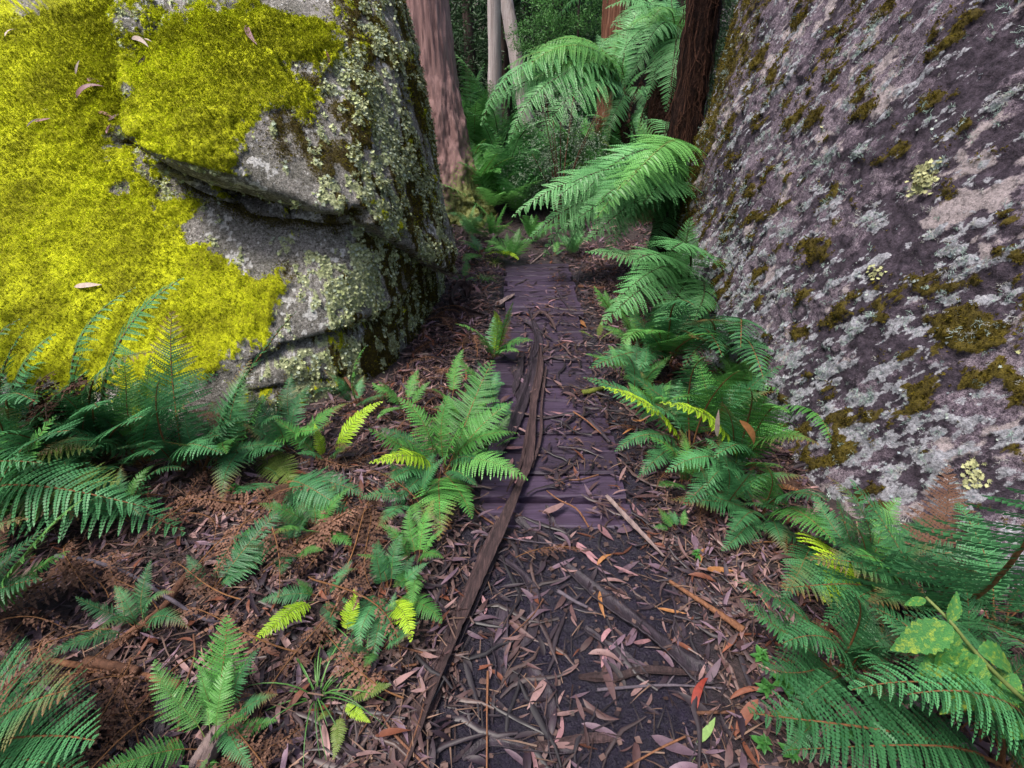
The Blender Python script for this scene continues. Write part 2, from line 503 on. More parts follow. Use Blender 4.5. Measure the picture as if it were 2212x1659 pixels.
def rock_material(name, rock, mosscols, dark, lichcols, whitecol):
    m, nt, out = mat_new(name)
    oc = objcoord(nt)
    a = attr(nt, 'mask')
    sp = nt.nodes.new('ShaderNodeSeparateColor'); nt.links.new(a.outputs['Color'], sp.inputs[0])
    fine = noise_n(nt, oc, 120, 4, 0.7); mid = noise_n(nt, oc, 24, 6, 0.7); low = noise_n(nt, oc, 5, 5, 0.6); speck = noise_n(nt, oc, 260, 2, 0.5)
    def edge(s, w=0.30):
        return ramp(nt, math_n(nt, 'ADD', s, math_n(nt, 'MULTIPLY', math_n(nt, 'SUBTRACT', fine, 0.5), 1.7)), [(0.5 - w / 2, (0, 0, 0)), (0.5 + w / 2, (1, 1, 1))])
    rc = mixc(nt, ramp(nt, low, [(0.35, (0,) * 3), (0.65, (1,) * 3)]), ramp(nt, mid, [(0.3, rock[0]), (0.7, rock[1])]), ramp(nt, mid, [(0.3, rock[1]), (0.7, rock[2])]))
    rc = mixc(nt, ramp(nt, speck, [(0.50, (0,) * 3), (0.60, (0.75,) * 3)]), rc, rock[3])
    salt = noise_n(nt, oc, 62, 6, 0.85)
    rc = mixc(nt, ramp(nt, salt, [(0.34, (0.8,) * 3), (0.46, (0,) * 3)]), rc, rock[3])
    rc = mixc(nt, ramp(nt, salt, [(0.56, (0,) * 3), (0.68, (0.8,) * 3)]), rc, whitecol)
    c = mixc(nt, edge(a.outputs['Alpha']), rc, whitecol)
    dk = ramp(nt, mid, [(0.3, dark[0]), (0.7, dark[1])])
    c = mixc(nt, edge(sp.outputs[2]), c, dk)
    lc = ramp(nt, fine, [(0.3, lichcols[0]), (0.7, lichcols[1])])
    c = mixc(nt, edge(sp.outputs[1]), c, lc)
    mc = mixc(nt, ramp(nt, low, [(0.38, (0,) * 3), (0.62, (1,) * 3)]), ramp(nt, fine, [(0.28, mosscols[0]), (0.7, mosscols[1])]), ramp(nt, fine, [(0.28, mosscols[1]), (0.7, mosscols[2])]))
    c = mixc(nt, edge(sp.outputs[0]), c, mc)
    c = mixc(nt, 1.0, c, ramp(nt, salt, [(0.38, (0.40,) * 3), (0.5, (1.0,) * 3), (0.62, (1.35,) * 3)]), 'MULTIPLY')
    h = math_n(nt, 'ADD', math_n(nt, 'MULTIPLY', fine, 0.7), math_n(nt, 'ADD', math_n(nt, 'MULTIPLY', speck, 0.4), salt))
    principled(nt, out, c, 0.92, 0.18, bump_n(nt, h, 1.0, 0.010))
    return m
M_ROCKL = rock_material('mossy_rock', [(0.12, 0.115, 0.095), (0.21, 0.20, 0.185), (0.33, 0.30, 0.29), (0.065, 0.060, 0.045)],
                        [(0.12, 0.115, 0.004), (0.33, 0.35, 0.006), (0.56, 0.60, 0.014)], [(0.022, 0.015, 0.005), (0.068, 0.054, 0.008)],
                        [(0.20, 0.22, 0.11), (0.40, 0.43, 0.25)], (0.46, 0.45, 0.44))
left_b = link('mossy_boulder', np_mesh('mossy_boulder', LV, LF, {'mask': maskL}), M_ROCKL)
tag(left_b, 'huge boulder cloaked in bright yellow-green moss, with a jutting ledge, left of the boardwalk', 'boulder', 'boulders flanking the path')

# ---------------------------------------------------------------- grey lichen boulder on the right of the path
CR = np.array([3.1, 2.9, 1.1])
rplanes = [((1.24, 1.5, 0.0), (-0.97, -0.02, 0.10)), ((1.30, 1.20, 0.0), (-0.35, -0.85, 0.38)), ((1.27, 1.45, 0.1), (-0.80, -0.50, 0.28)),
           ((1.33, 4.25, 0.6), (-0.75, 0.66, 0.05)), ((1.9, 4.9, 0.5), (0, 1, 0)), ((3, 3, 3.4), (0, -0.1, 1)), ((1.45, 3.2, 2.0), (-0.90, -0.16, 0.40)),
           ((5.2, 3, 1), (1, 0, 0.1)), ((3, 1.2, 1), (0.2, -0.95, 0.35)), ((3, 3, -0.7), (0, 0, -1))]
D2, RF, m1, m2 = dir_grid(R(128), R(272), 570, 50, R(-60), R(52), 385)
RB = CR + D2 * soft_radius(rplanes, CR, D2, 15)[:, None]
RB = RB + D2 * (fbm(RB, 1.0, 3, seed=131) * 0.07 + fbm(RB, 3.6, 3, seed=132) * 0.022)[:, None]
NR = grid_normals(RB, m1, m2)
if (NR * D2).sum() < 0:
    NR = -NR; RF = RF[:, ::-1]
# patches drawn out along the slope
SK = np.array([[7.5, 0.0, 0.0], [0.0, 7.5, 2.6], [0.0, 4.0, 5.0]])
Pr = RB @ SK
w1 = fbm(Pr, 1.0, 5, gain=0.55, seed=141); w2 = fbm(Pr, 2.1, 5, gain=0.6, seed=142); w3 = fbm(RB, 16, 4, seed=143)
stain = sstep(-0.02, 0.26, w1 * 0.75 + w2 * 0.35 + w3 * 0.4 + 0.16 * sstep(1.5, 0.6, RB[:, 2]) + 0.25 * blobs(RB, RB, [(1990, 290, .22, .8), (2130, 180, .25, .7), (1860, 380, .15, .6), (2200, 60, .25, .6), (1900, 640, .3, .5), (2050, 600, .3, .4), (1730, 850, .12, .9), (1760, 900, .1, .8)]) - 0.03)
mossR = sstep(0.10, 0.25, w2 * 0.75 + fbm(RB, 9, 3, seed=147) * 0.35 + fbm(RB, 20, 3, seed=148) * 0.22 + 0.22 * blobs(RB, RB, [(1600, 200, .18, .8), (1620, 420, .2, .7), (1990, 60, .12, .9), (2070, 60, .1, .9), (1700, 260, .1, .7), (2150, 600, .2, .6), (2040, 730, .1, 1.0), (2180, 780, .1, 1.4), (1650, 850, .08, 1.0), (1800, 620, .2, .5), (1840, 960, .1, .6), (2000, 900, .12, .7), (1760, 1000, .12, .8), (1850, 1080, .12, .8)]) - 0.10)
edgeR = sstep(3.3, 4.1, RB[:, 1])
mossR = np.clip(np.maximum(mossR, edgeR * sstep(-0.15, 0.2, w2 + 0.15)), 0, 1)
lichR = sstep(0.18, 0.46, fbm(Pr, 3.0, 4, gain=0.7, seed=151) + 0.25 * w3 + 0.22 * sstep(1.0, 0.4, RB[:, 2]) + 0.05) * (1 - mossR * 0.6)
paleR = sstep(0.02, 0.20, fbm(RB, 6, 4, gain=.65, seed=153) * 0.75 + w3 * 0.35 + 0.30 * blobs(RB, RB, [(2120, 330, .2, .8), (1900, 250, .18, .7), (2050, 420, .2, .7), (1800, 330, .12, .6), (2150, 500, .2, .5), (1880, 1180, .14, 1.4), (1820, 1130, .1, 1.2)]) - 0.05) * (1 - stain)
relr = mossR * (0.012 + 0.016 * fbm(RB, 30, 3, seed=161)) + lichR * (0.005 + 0.014 * fbm(RB, 55, 2, seed=162)) - stain * 0.006 + fbm(RB, 10, 4, seed=163) * 0.014 + fbm(RB, 34, 3, seed=164) * 0.011
RV = RB + NR * relr[:, None]
RN = grid_normals(RV, m1, m2)
if (RN * D2).sum() < 0: RN = -RN
maskR = np.stack([mossR, lichR, stain, paleR], 1)
M_ROCKR = rock_material('lichen_rock', [(0.075, 0.055, 0.080), (0.145, 0.112, 0.145), (0.24, 0.20, 0.235), (0.026, 0.019, 0.028)],
                        [(0.026, 0.018, 0.006), (0.065, 0.050, 0.010), (0.11, 0.085, 0.014)], [(0.010, 0.008, 0.013), (0.085, 0.066, 0.088)],
                        [(0.18, 0.18, 0.21), (0.38, 0.38, 0.42)], (0.30, 0.255, 0.265))
right_b = link('lichen_boulder', np_mesh('lichen_boulder', RV, RF, {'mask': maskR}), M_ROCKR)
tag(right_b, 'towering grey-mauve boulder blotched with dark stains and pale lichen, right of the boardwalk', 'boulder', 'boulders flanking the path')

def bvh_of(V, F):
    return BVHTree.FromPolygons([tuple(v) for v in V.tolist()], F.tolist())
_BV = {}
def at(px, py):
    """where a line of sight first meets the boulders or the ground: (point, normal)"""
    if not _BV:
        _BV['l'] = bvh_of(LV, LF); _BV['r'] = bvh_of(RV, RF); _BV['g'] = bvh_of(GV, GF)
    d = ray(px, py).normalized()
    best = None
    for b in _BV.values():
        h = b.ray_cast(EYE, d)
        if h[0] is not None and (best is None or h[3] < best[2]):
            n = h[1] if h[1].dot(d) < 0 else -h[1]
            best = (h[0], n, h[3])
    return best[0], best[1]
# ================================================================== living cover of the boulders (uncountable: stuff)
def pick(w, n):
    w = np.clip(w, 0, None); w = w / w.sum()
    return RNG.choice(len(w), n, p=w)
def blade_tuft(k, h, w, lean, seed):
    r = np.random.default_rng(seed)
    V, F = [], []
    for i in range(k):
        a = r.uniform(0, 2 * math.pi); l = r.uniform(0.2, 1.0) * lean; hh = h * r.uniform(0.6, 1.1)
        d = np.array([math.cos(a), math.sin(a), 0]); s = np.array([-d[1], d[0], 0]) * w
        b = d * r.uniform(0, 0.35) * h
        tip = b + d * l * hh + np.array([0, 0, hh])
        mid = b + d * l * hh * 0.3 + np.array([0, 0, hh * 0.55])
        i0 = len(V)
        V += [b, mid + s, tip, mid - s]
        F += [(i0, i0 + 1, i0 + 2), (i0, i0 + 2, i0 + 3)]
    return np.array(V), np.array(F)
def flake(seed, lobes=7):
    r = np.random.default_rng(seed)
    V = [(0, 0, 0.05)]
    for i in range(lobes * 2):
        a = i * math.pi / lobes + r.uniform(-.12, .12)
        q = r.uniform(0.75, 1.15) if i % 2 == 0 else r.uniform(0.4, 0.65)
        V.append((q * math.cos(a), q * math.sin(a), r.uniform(0.15, 0.55) if i % 2 == 0 else r.uniform(0, 0.15)))
    n = lobes * 2
    return np.array(V), np.array([(0, 1 + i, 1 + (i + 1) % n) for i in range(n)])
def coral(seed, k=7):
    """a tangled shrubby lichen: short forked ribbons"""
    r = np.random.default_rng(seed)
    V, F = [], []
    def strip(pts, w):
        i0 = len(V)
        s = r.normal(size=3); s /= np.linalg.norm(s)
        for j, p in enumerate(pts):
            ww = w * (1 - 0.6 * j / (len(pts) - 1))
            V.append(p - s * ww); V.append(p + s * ww)
        for j in range(len(pts) - 1):
            a = i0 + 2 * j
            F.append((a, a + 1, a + 3)); F.append((a, a + 3, a + 2))
    for i in range(k):
        a = r.uniform(0, 2 * math.pi); e = r.uniform(0.15, 1.3)
        d = np.array([math.cos(a) * math.cos(e), math.sin(a) * math.cos(e), math.sin(e)])
        p0 = np.array([r.normal() * .3, r.normal() * .3, -0.05])
        p1 = p0 + d * r.uniform(.2, .4) + r.normal(size=3) * .08
        p2 = p1 + d * r.uniform(.15, .35) + r.normal(size=3) * .2
        strip([p0, p1, p2], 0.055)
        for q in range(2):
            p3 = p1 + (d + r.normal(size=3) * .8) * r.uniform(.15, .35)
            strip([p1, p3, p3 + r.normal(size=3) * .14], 0.045)
    return np.array(V), np.array(F)
def cover(name, parent, V, N, w, n, protos, size, tints, mat, tilt=0.4, lift=0.0, tintw=None, spread=0.006):
    allV, allF, allC = [], [], []
    off = 0
    idx = pick(w, n)
    for k, (pv, pf) in enumerate(protos):
        sel = idx[k::len(protos)]
        P = V[sel] + RNG.normal(size=(len(sel), 3)) * spread + N[sel] * lift
        NN = N[sel] + RNG.normal(size=(len(sel), 3)) * tilt + np.array([0, 0, 0.25])
        M = frames(NN, RNG.uniform(0, 6.28, len(sel)), RNG.uniform(size[0], size[1], len(sel)))
        W, G = stamp(pv, pf, M, P)
        t = np.array(tints)[RNG.integers(0, len(tints), len(sel))] * RNG.uniform(0.75, 1.2, (len(sel), 1))
        if tintw is not None: t = t * tintw[sel][:, None]
        allC.append(np.repeat(t, len(pv), 0)); allV.append(W); allF.append(G + off); off += len(W)
    o = link(name, np_mesh(name, np.concatenate(allV), np.concatenate(allF), {'tint': np.concatenate(allC)}), mat, parent)
    tag(o, kind='stuff')
    return o
def tint_mat(name, rough=0.8, spec=0.2, trans=0.2, noise=40):
    m, nt, out = mat_new(name)
    c = attr(nt, 'tint').outputs['Color']
    n = noise_n(nt, objcoord(nt), noise, 3)
    c = mixc(nt, 1.0, c, ramp(nt, n, [(0.3, (0.7,) * 3), (0.7, (1.25,) * 3)]), 'MULTIPLY')
    p = principled(nt, None, c, rough, spec)
    t = nt.nodes.new('ShaderNodeBsdfTranslucent'); nt.links.new(c, t.inputs[0])
    mx = nt.nodes.new('ShaderNodeMixShader'); mx.inputs[0].default_value = trans
    nt.links.new(p.outputs[0], mx.inputs[1]); nt.links.new(t.outputs[0], mx.inputs[2])
    nt.links.new(mx.outputs[0], out.inputs[0])
    return m
M_MOSS = tint_mat('moss_tufts', 0.85, 0.15, 0.45)
M_LICH = tint_mat('lichen_crust', 0.9, 0.12, 0.1)
seenL = (((np.array(EYE) - LV) * LN).sum(1) > -0.3) * (np.abs(LV[:, 1] - 3) < 2.2)
seenR = (((np.array(EYE) - RV) * RN).sum(1) > -0.3)
zoneL = (0.42 + 0.66 * sstep(-0.35, 0.35, fbm(LV, 3.2, 4, gain=.6, seed=91) + 0.25 * (LN[:, 2] - .55))) * (0.6 + 0.4 * sstep(0.3, 0.9, moss))
tufts = [blade_tuft(4, 1.0, 0.22, 1.0, s) for s in (1, 2, 3, 4)]
cover('moss', left_b, LV, LN, moss ** 1.5 * seenL, 84000, tufts, (0.0045, 0.0095), [(0.47, 0.53, 0.012), (0.37, 0.42, 0.010), (0.62, 0.69, 0.025), (0.29, 0.31, 0.008)], M_MOSS, 0.35, tintw=zoneL)
cover('dark_moss_and_shade', left_b, LV, LN, dkmoss_shade * seenL, 22000, tufts, (0.005, 0.011), [(0.10, 0.085, 0.008), (0.16, 0.14, 0.010), (0.06, 0.04, 0.008)], M_MOSS, 0.4)  # dark moss tufts, also filling the painted shade beneath the ledge
flakes = [flake(s) for s in (1, 2, 3, 4, 5)]
cover('leafy_lichen', left_b, LV, LN, lich * (1 - moss) * seenL, 18000, flakes, (0.004, 0.012), [(0.36, 0.40, 0.21), (0.44, 0.47, 0.28), (0.27, 0.31, 0.14), (0.30, 0.35, 0.27)], M_LICH, 0.45, 0.003)
corals = [coral(s) for s in (1, 2, 3, 4, 5)]
seedR = sstep(0.25, 0.5, fbm(RV, 11, 3, seed=173) + 0.35 * lichR)
cover('shrubby_lichen', right_b, RV, RN, (lichR * 0.7 * seedR + 0.35 * mossR * seedR + 0.02) * seenR, 7600, corals, (0.008, 0.024), [(0.34, 0.42, 0.39), (0.28, 0.36, 0.34), (0.40, 0.40, 0.38), (0.26, 0.35, 0.31)], M_LICH, 0.3, 0.0)
cover('moss_cushion', right_b, RV, RN, mossR * seenR, 24000, tufts, (0.006, 0.012), [(0.09, 0.070, 0.010), (0.13, 0.10, 0.012), (0.055, 0.038, 0.010), (0.16, 0.125, 0.015)], M_MOSS, 0.4)
yel = blobs(RV, RV, [(1500 + 500, 375, .05, 1), (1985, 405, .035, 1), (2010, 360, .03, 1), (1890, 590, .035, 1), (2105, 1010, .03, 1), (2090, 1045, .03, 1), (2110, 1030, .025, 1), (1760, 270, .02, .8), (1590, 75, .03, .8), (2190, 750, .03, .7)]) * seenR
cover('yellow_lichen', right_b, RV, RN, np.clip(yel - 0.35, 0, 1), 300, flakes, (0.005, 0.011), [(0.38, 0.38, 0.20), (0.32, 0.33, 0.17)], M_LICH, 0.4, 0.004)
cover('grey_lichen', right_b, RV, RN, lichR * seenR, 7000, flakes, (0.003, 0.008), [(0.24, 0.27, 0.27), (0.28, 0.32, 0.30), (0.20, 0.23, 0.25)], M_LICH, 0.5, 0.002)

# ================================================================== boardwalk
M_PLANK = None
m, nt, out = mat_new('wet_plank')
mp = nt.nodes.new('ShaderNodeMapping'); mp.inputs['Scale'].default_value = (1.2, 26, 26); nt.links.new(objcoord(nt), mp.inputs[0])
oi = nt.nodes.new('ShaderNodeObjectInfo')
shift = nt.nodes.new('ShaderNodeVectorMath'); shift.operation = 'ADD'
nt.links.new(mp.outputs[0], shift.inputs[0]); nt.links.new(oi.outputs['Location'], shift.inputs[1])
g1 = noise_n(nt, shift.outputs[0], 3.5, 6, 0.7); g2 = noise_n(nt, objcoord(nt), 7, 5, 0.7)
pc = ramp(nt, g1, [(0.3, (0.016, 0.009, 0.020)), (0.55, (0.036, 0.022, 0.046)), (0.75, (0.064, 0.042, 0.076))])
pc = mixc(nt, ramp(nt, g2, [(0.5, (0,) * 3), (0.72, (0.75,) * 3)]), pc, (0.022, 0.014, 0.022))
hv = nt.nodes.new('ShaderNodeHueSaturation'); nt.links.new(pc, hv.inputs['Color'])
nt.links.new(math_n(nt, 'ADD', math_n(nt, 'MULTIPLY', oi.outputs['Random'], 0.6), 0.7), hv.inputs['Value'])
principled(nt, out, hv.outputs[0], ramp(nt, g2, [(0.3, (0.75,) * 3), (0.7, (0.45,) * 3)]), 0.4, bump_n(nt, g1, 0.35, 0.003))
M_PLANK = m
def plank_mesh(L, W, T, seed):
    """a sawn board with worn rounded edges and a slightly cupped, grained top"""
    r = np.random.default_rng(seed)
    xs = np.linspace(-L / 2, L / 2, 9)
    prof = [(-W / 2, -T), (-W / 2, -0.008), (-W / 2 + .004, -.002), (-W / 2 + .012, 0), (-W * .2, -.001), (W * .15, -.0015), (W / 2 - .012, 0), (W / 2 - .004, -.002), (W / 2, -0.008), (W / 2, -T)]
    V = []
    ex = r.uniform(-.008, .008, 2)
    for i, x in enumerate(xs):
        wob = r.normal(0, .0012)
        for j, (y, z) in enumerate(prof):
            e = ex[0] if i == 0 else (ex[1] if i == 8 else 0)
            chip = r.uniform(0, .006) if j in (1, 2, 7, 8) and r.random() < .3 else 0
            V.append((x + e, y + (chip if j < 5 else -chip) + wob, z - chip * .6 + r.normal(0, .0006)))
    n = len(prof)
    F = [(i * n + j, (i + 1) * n + j, (i + 1) * n + j + 1, i * n + j + 1) for i in range(8) for j in range(n - 1)]
    F += [(i * n + n - 1, (i + 1) * n + n - 1, (i + 1) * n, i * n) for i in range(8)]
    F = np.array(F)
    caps = np.array([[0, 1, 2], [0, 2, 3], [0, 3, 4], [0, 4, 5], [0, 5, 6], [0, 6, 7], [0, 7, 8], [0, 8, 9]])
    c2 = caps[:, ::-1] + 8 * n
    return np_mesh('plank', np.array(V), [F, caps, c2], smooth=False)
walk = empty('boardwalk', (0.2, 1.6, 0))
tag(walk, 'narrow boardwalk of dark wet planks running between the two boulders', 'boardwalk')
pm = [plank_mesh(0.62, 0.142, 0.04, s) for s in range(6)]
pm2 = [plank_mesh(0.60, 0.115, 0.04, s + 20) for s in range(5)]
y = 1.18; k = 0
M_NAIL = rough_mat('rusty_nail', (0.02, 0.012, 0.01), (0.05, 0.025, 0.015), 80)
nv = [(0.004 * math.cos(a), 0.004 * math.sin(a), 0.0012) for a in np.linspace(0, 2 * math.pi, 8, endpoint=False)] + [(0, 0, .002)]
nail_me = np_mesh('nail', np.array(nv), np.array([(i, (i + 1) % 8, 8) for i in range(8)]))
while y < 4.86:
    far = y > 3.62
    w = 0.117 if far else 0.143
    me = (pm2 if far else pm)[k % (5 if far else 6)]
    o = link('plank', me, M_PLANK, walk)
    cx = 0.165 + 0.008 * y + (0.045 if far else 0) + random.uniform(-.012, .012)
    o.location = (cx - 0.2, y + w / 2 - 1.6, (0.012 if far else -0.10 * max(0, 1.68 - y)) + random.uniform(-.004, .004))
    o.rotation_euler = (R(random.uniform(-.8, .8)), R(random.uniform(-.5, .5)), R(random.uniform(-.7, .7)))
    for s in (-1, 1):
        nl = link('nail', nail_me, M_NAIL, o)
        nl.location = (s * 0.25 + random.uniform(-.01, .01), random.uniform(-.03, .03), 0.0)
    y += w + (random.uniform(.008, .017) if not far else random.uniform(.006, .016)); k += 1
def box_arr(x0, x1, y0, y1, z0, z1):
    V = np.array([(x, y, z) for x in (x0, x1) for y in (y0, y1) for z in (z0, z1)], float)
    F = np.array([(0, 1, 3, 2), (4, 6, 7, 5), (0, 4, 5, 1), (2, 3, 7, 6), (0, 2, 6, 4), (1, 5, 7, 3)])
    return V, F
for sx in (-0.2, 0.2):
    V, F = box_arr(-0.03 + sx, 0.03 + sx, 0.1, 3.24, -0.13, -0.042)
    link('bearer', np_mesh('bearer', V, F, smooth=False), M_PLANK, walk)
# short second board end beside the far end of the walk
o = link('loose_board', plank_mesh(0.24, 0.12, 0.05, 77), M_PLANK)
o.location = (-0.20, 4.74, 0.02); o.rotation_euler = (0, R(4), R(3))
tag(o, 'short dark board end poking out left of the far end of the boardwalk', 'board')
# ================================================================== fern fronds (shared meshes; one object per frond)
def frond_geo(seed, pairs=27, stipe=0.17, half=0.18, peak=0.30, arch=0.25, lean=0.25, droop=0.18, npin=10, pw=1.3, wid=0.66, curl=0.0, side=0.05,
              ragged=0.06, missing=0.0, cup=0.0):
    r = np.random.default_rng(seed)
    n = 60
    # rachis: elevation angle falls from +arch to -arch while the frond runs along y
    t = np.linspace(0, 1, n)
    ang = arch * (1 - 2 * t ** 1.15) + r.normal(0, .02)
    sid = side * np.sin(t * math.pi * r.uniform(.7, 1.3)) * r.choice([-1, 1])
    d = np.stack([np.sin(sid * 2), np.cos(ang), np.sin(ang)], 1)
    if curl:
        d[:, 2] -= curl * np.clip(t - 0.6, 0, 1) ** 2 * 6
    d /= np.linalg.norm(d, axis=1, keepdims=True)
    C = np.concatenate([[[0, 0, 0]], np.cumsum(d[:-1] + d[1:], 0) / 2 / (n - 1)])
    L = np.linalg.norm(C[-1])
    y = C[-1] / L; z = np.array([0, 0, 1.0]); z = z - y * (z @ y); z /= np.linalg.norm(z); x = np.cross(y, z)
    Rm = np.stack([x, y, z])
    C = (C @ Rm.T) / L; d = d @ Rm.T
    def at_t(q):
        i = min(int(q * (n - 1)), n - 2); f = q * (n - 1) - i
        return C[i] * (1 - f) + C[i + 1] * f, d[i] * (1 - f) + d[i + 1] * f
    V, F, A = [], [], []
    gap = (1 - stipe) / pairs
    for i in range(pairs):
        q = stipe + (1 - stipe) * (i + 0.4) / pairs
        s = (q - stipe) / (1 - stipe)
        prof = (min(1, 0.55 + 0.45 * s / peak) if s < peak else ((1 - s) / (1 - peak)) ** 0.85 * 0.97 + 0.03)
        for sg in (-1, 1):
            if r.random() < missing: continue
            ln = half * prof * r.uniform(1 - ragged * 2, 1 + ragged)
            p0, T = at_t(min(q + r.normal(0, gap * .08) + (gap * .4 if sg > 0 else 0), .999))
            T = T / np.linalg.norm(T)
            S = np.cross(T, [0, 0, 1.0]); S /= np.linalg.norm(S); N = np.cross(S, T)
            ph = lean + 0.35 * s + r.normal(0, .05)
            P = S * sg * math.cos(ph) + T * math.sin(ph) + N * (0.10 + cup)
            P /= np.linalg.norm(P)
            Q = np.cross(N, P) * sg; Q /= np.linalg.norm(Q)
            dr = droop * r.uniform(.5, 1.5)
            m = max(3, int(npin * (0.35 + 0.65 * prof)))
            rnd = r.random()
            pitch = ln / m
            plen = gap * wid * (0.55 + 0.45 * min(1, prof * 1.4))
            tw = r.normal(0, .12) + curl * r.uniform(-1, 1)
            for j in range(m):
                f = (j + 0.3) / m
                b = p0 + P * ln * f - N * dr * ln * f * f
                tap = (1 - f) ** 0.6 * 0.9 + 0.14
                Pd = P - N * 2 * dr * f; Pd /= np.linalg.norm(Pd)
                for g in (-1, 1):
                    if r.random() < missing * .6: continue
                    Dv = Q * g * math.cos(.45) + Pd * math.sin(.45) + N * (0.12 + tw * g) ; Dv /= np.linalg.norm(Dv)
                    if curl: Dv = Dv - N * curl * r.uniform(0, 1.5); Dv /= np.linalg.norm(Dv)
                    l = plen * tap * r.uniform(.85, 1.1)
                    w = pitch * pw * .5
                    W = Pd - Dv * (Pd @ Dv); W /= np.linalg.norm(W) + 1e-9
                    i0 = len(V)
                    V += [b, b + Dv * l * .45 - W * w - N * .0012, b + Dv * l, b + Dv * l * .5 + W * w - N * .0012]
                    F += [(i0, i0 + 1, i0 + 2), (i0, i0 + 2, i0 + 3)]
                    A += [(q, rnd, f, 1)] * 4
            i0 = len(V)                                   # the pinna's last lobe and its midrib
            e = p0 + P * ln * (m - .2) / m - N * dr * ln
            V += [e - Q * pitch * .35, e + P * pitch * 1.1 - N * dr * pitch * 2, e + Q * pitch * .35]; F += [(i0, i0 + 1, i0 + 2)]; A += [(q, rnd, 1, 1)] * 3
    # stalk
    SV, SF = [], []
    ks = 26
    for i in range(ks):
        q = i / (ks - 1)
        c, T = at_t(min(q, .9999)); T = T / np.linalg.norm(T)
        S = np.cross(T, [0, 0, 1.0]); S /= np.linalg.norm(S); N = np.cross(S, T)
        rad = 0.0062 * (1 - q) ** 0.7 + 0.0012
        for a in range(5):
            th = a * 2 * math.pi / 5
            SV.append(c - N * rad * .5 + (S * math.cos(th) + N * math.sin(th)) * rad * r.uniform(.8, 1.25))
    for i in range(ks - 1):
        for a in range(5):
            SF.append((i * 5 + a, i * 5 + (a + 1) % 5, (i + 1) * 5 + (a + 1) % 5, (i + 1) * 5 + a))
    return np.array(V), np.array(F), np.array(A), np.array(SV), np.array(SF)
def frond_pair(name, **kw):
    V, F, A, SV, SF = frond_geo(**kw)
    return np_mesh(name, V, F, {'leaf': A}, smooth=False), np_mesh('stalk', SV, SF)
SHIELD = [frond_pair('frond', seed=s, arch=a, half=h, pairs=p, droop=d, side=b) for s, a, h, p, d, b in
          ((1, .10, .20, 24, .10, .06), (2, .30, .19, 23, .20, .10), (3, .50, .20, 24, .25, .08), (4, .75, .21, 24, .30, .12), (5, .25, .22, 22, .35, .15), (6, .45, .185, 25, .12, .18), (7, .15, .23, 21, .22, .04), (8, .95, .20, 24, .3, .1))]
YOUNG = [frond_pair('frond', seed=s, arch=a, half=h, pairs=p, droop=d, side=.1, npin=9, wid=.85, pw=1.3, stipe=.12) for s, a, h, p, d in
         ((11, .2, .19, 18, .12), (12, .45, .18, 19, .22), (13, .7, .20, 18, .3))]
SOFT = [frond_pair('frond', seed=s, arch=a, half=h, pairs=p, droop=d, side=b, npin=20, stipe=.10, peak=.42, pw=1.05, wid=.74, lean=.22) for s, a, h, p, d, b in
        ((21, .25, .23, 30, .18, .06), (22, .50, .24, 32, .28, .08), (23, .80, .22, 32, .35, .1), (24, 1.05, .22, 30, .40, .1), (25, .6, .25, 31, .2, .15))]
DRY = [frond_pair('frond', seed=s, arch=a, half=h, pairs=p, droop=.35, side=.3, npin=6, curl=c, missing=.10, ragged=.2, pw=1.1, wid=.8) for s, a, h, p, c in
       ((31, .2, .16, 15, .8), (32, .4, .14, 16, 1.2), (33, .1, .18, 14, .6), (34, .6, .13, 15, 1.5))]
BIG = [frond_pair('frond', seed=s, arch=a, half=h, pairs=p, droop=d, side=.06, npin=15, pw=1.2, wid=.56, stipe=.15) for s, a, h, p, d in ((51, .2, .25, 24, .15), (52, .5, .22, 25, .25), (53, .8, .22, 25, .3))]
FAR = [frond_pair('frond', seed=s, arch=a, half=.21, pairs=18, droop=.2, side=.1, npin=6, pw=1.0, wid=.66, stipe=.14) for s, a in ((41, .2), (42, .45), (43, .75))]

G_DARK = leaf_mat('fern_blue_green', (0.026, 0.115, 0.042), (0.070, 0.24, 0.088), 0.48, 0.35, 0.25, brown=.22)
G_MID = leaf_mat('fern_green', (0.044, 0.18, 0.036), (0.11, 0.33, 0.068), 0.5, 0.32, 0.3, brown=.15)
G_LIGHT = leaf_mat('fern_light_green', (0.085, 0.26, 0.055), (0.14, 0.36, 0.09), 0.42, 0.42, 0.3)
G_YEL = leaf_mat('fern_yellow_green', (0.26, 0.48, 0.025), (0.40, 0.60, 0.03), 0.45, 0.35, 0.35, vary=0.2, tipcol=(0.44, 0.62, 0.05))
G_SOFT = leaf_mat('tree_fern_green', (0.065, 0.23, 0.065), (0.16, 0.40, 0.15), 0.45, 0.4, 0.28)
G_DEEP = leaf_mat('undergrowth_green', (0.036, 0.125, 0.028), (0.09, 0.235, 0.055), 0.5, 0.3, 0.22)
G_OLIVE = leaf_mat('fern_olive', (0.10, 0.17, 0.03), (0.16, 0.22, 0.05), 0.5, 0.3, 0.25)
B_DRY = leaf_mat('dry_frond', (0.060, 0.030, 0.022), (0.19, 0.10, 0.07), 0.8, 0.15, 0.12, vary=0.6)
B_DRYD = leaf_mat('dead_frond', (0.045, 0.02, 0.016), (0.09, 0.045, 0.03), 0.8, 0.15, 0.1, vary=0.5)
B_STALK = rough_mat('scaly_stalk', (0.09, 0.040, 0.016), (0.22, 0.105, 0.045), 90, 0.8, 0.2, objvary=.4)
B_STALKG = rough_mat('green_stalk', (0.08, 0.13, 0.03), (0.17, 0.19, 0.06), 60, 0.6, 0.3, objvary=.4)
B_STALKD = rough_mat('dark_stalk', (0.025, 0.016, 0.010), (0.06, 0.036, 0.022), 60, 0.7, 0.3, objvary=.4)
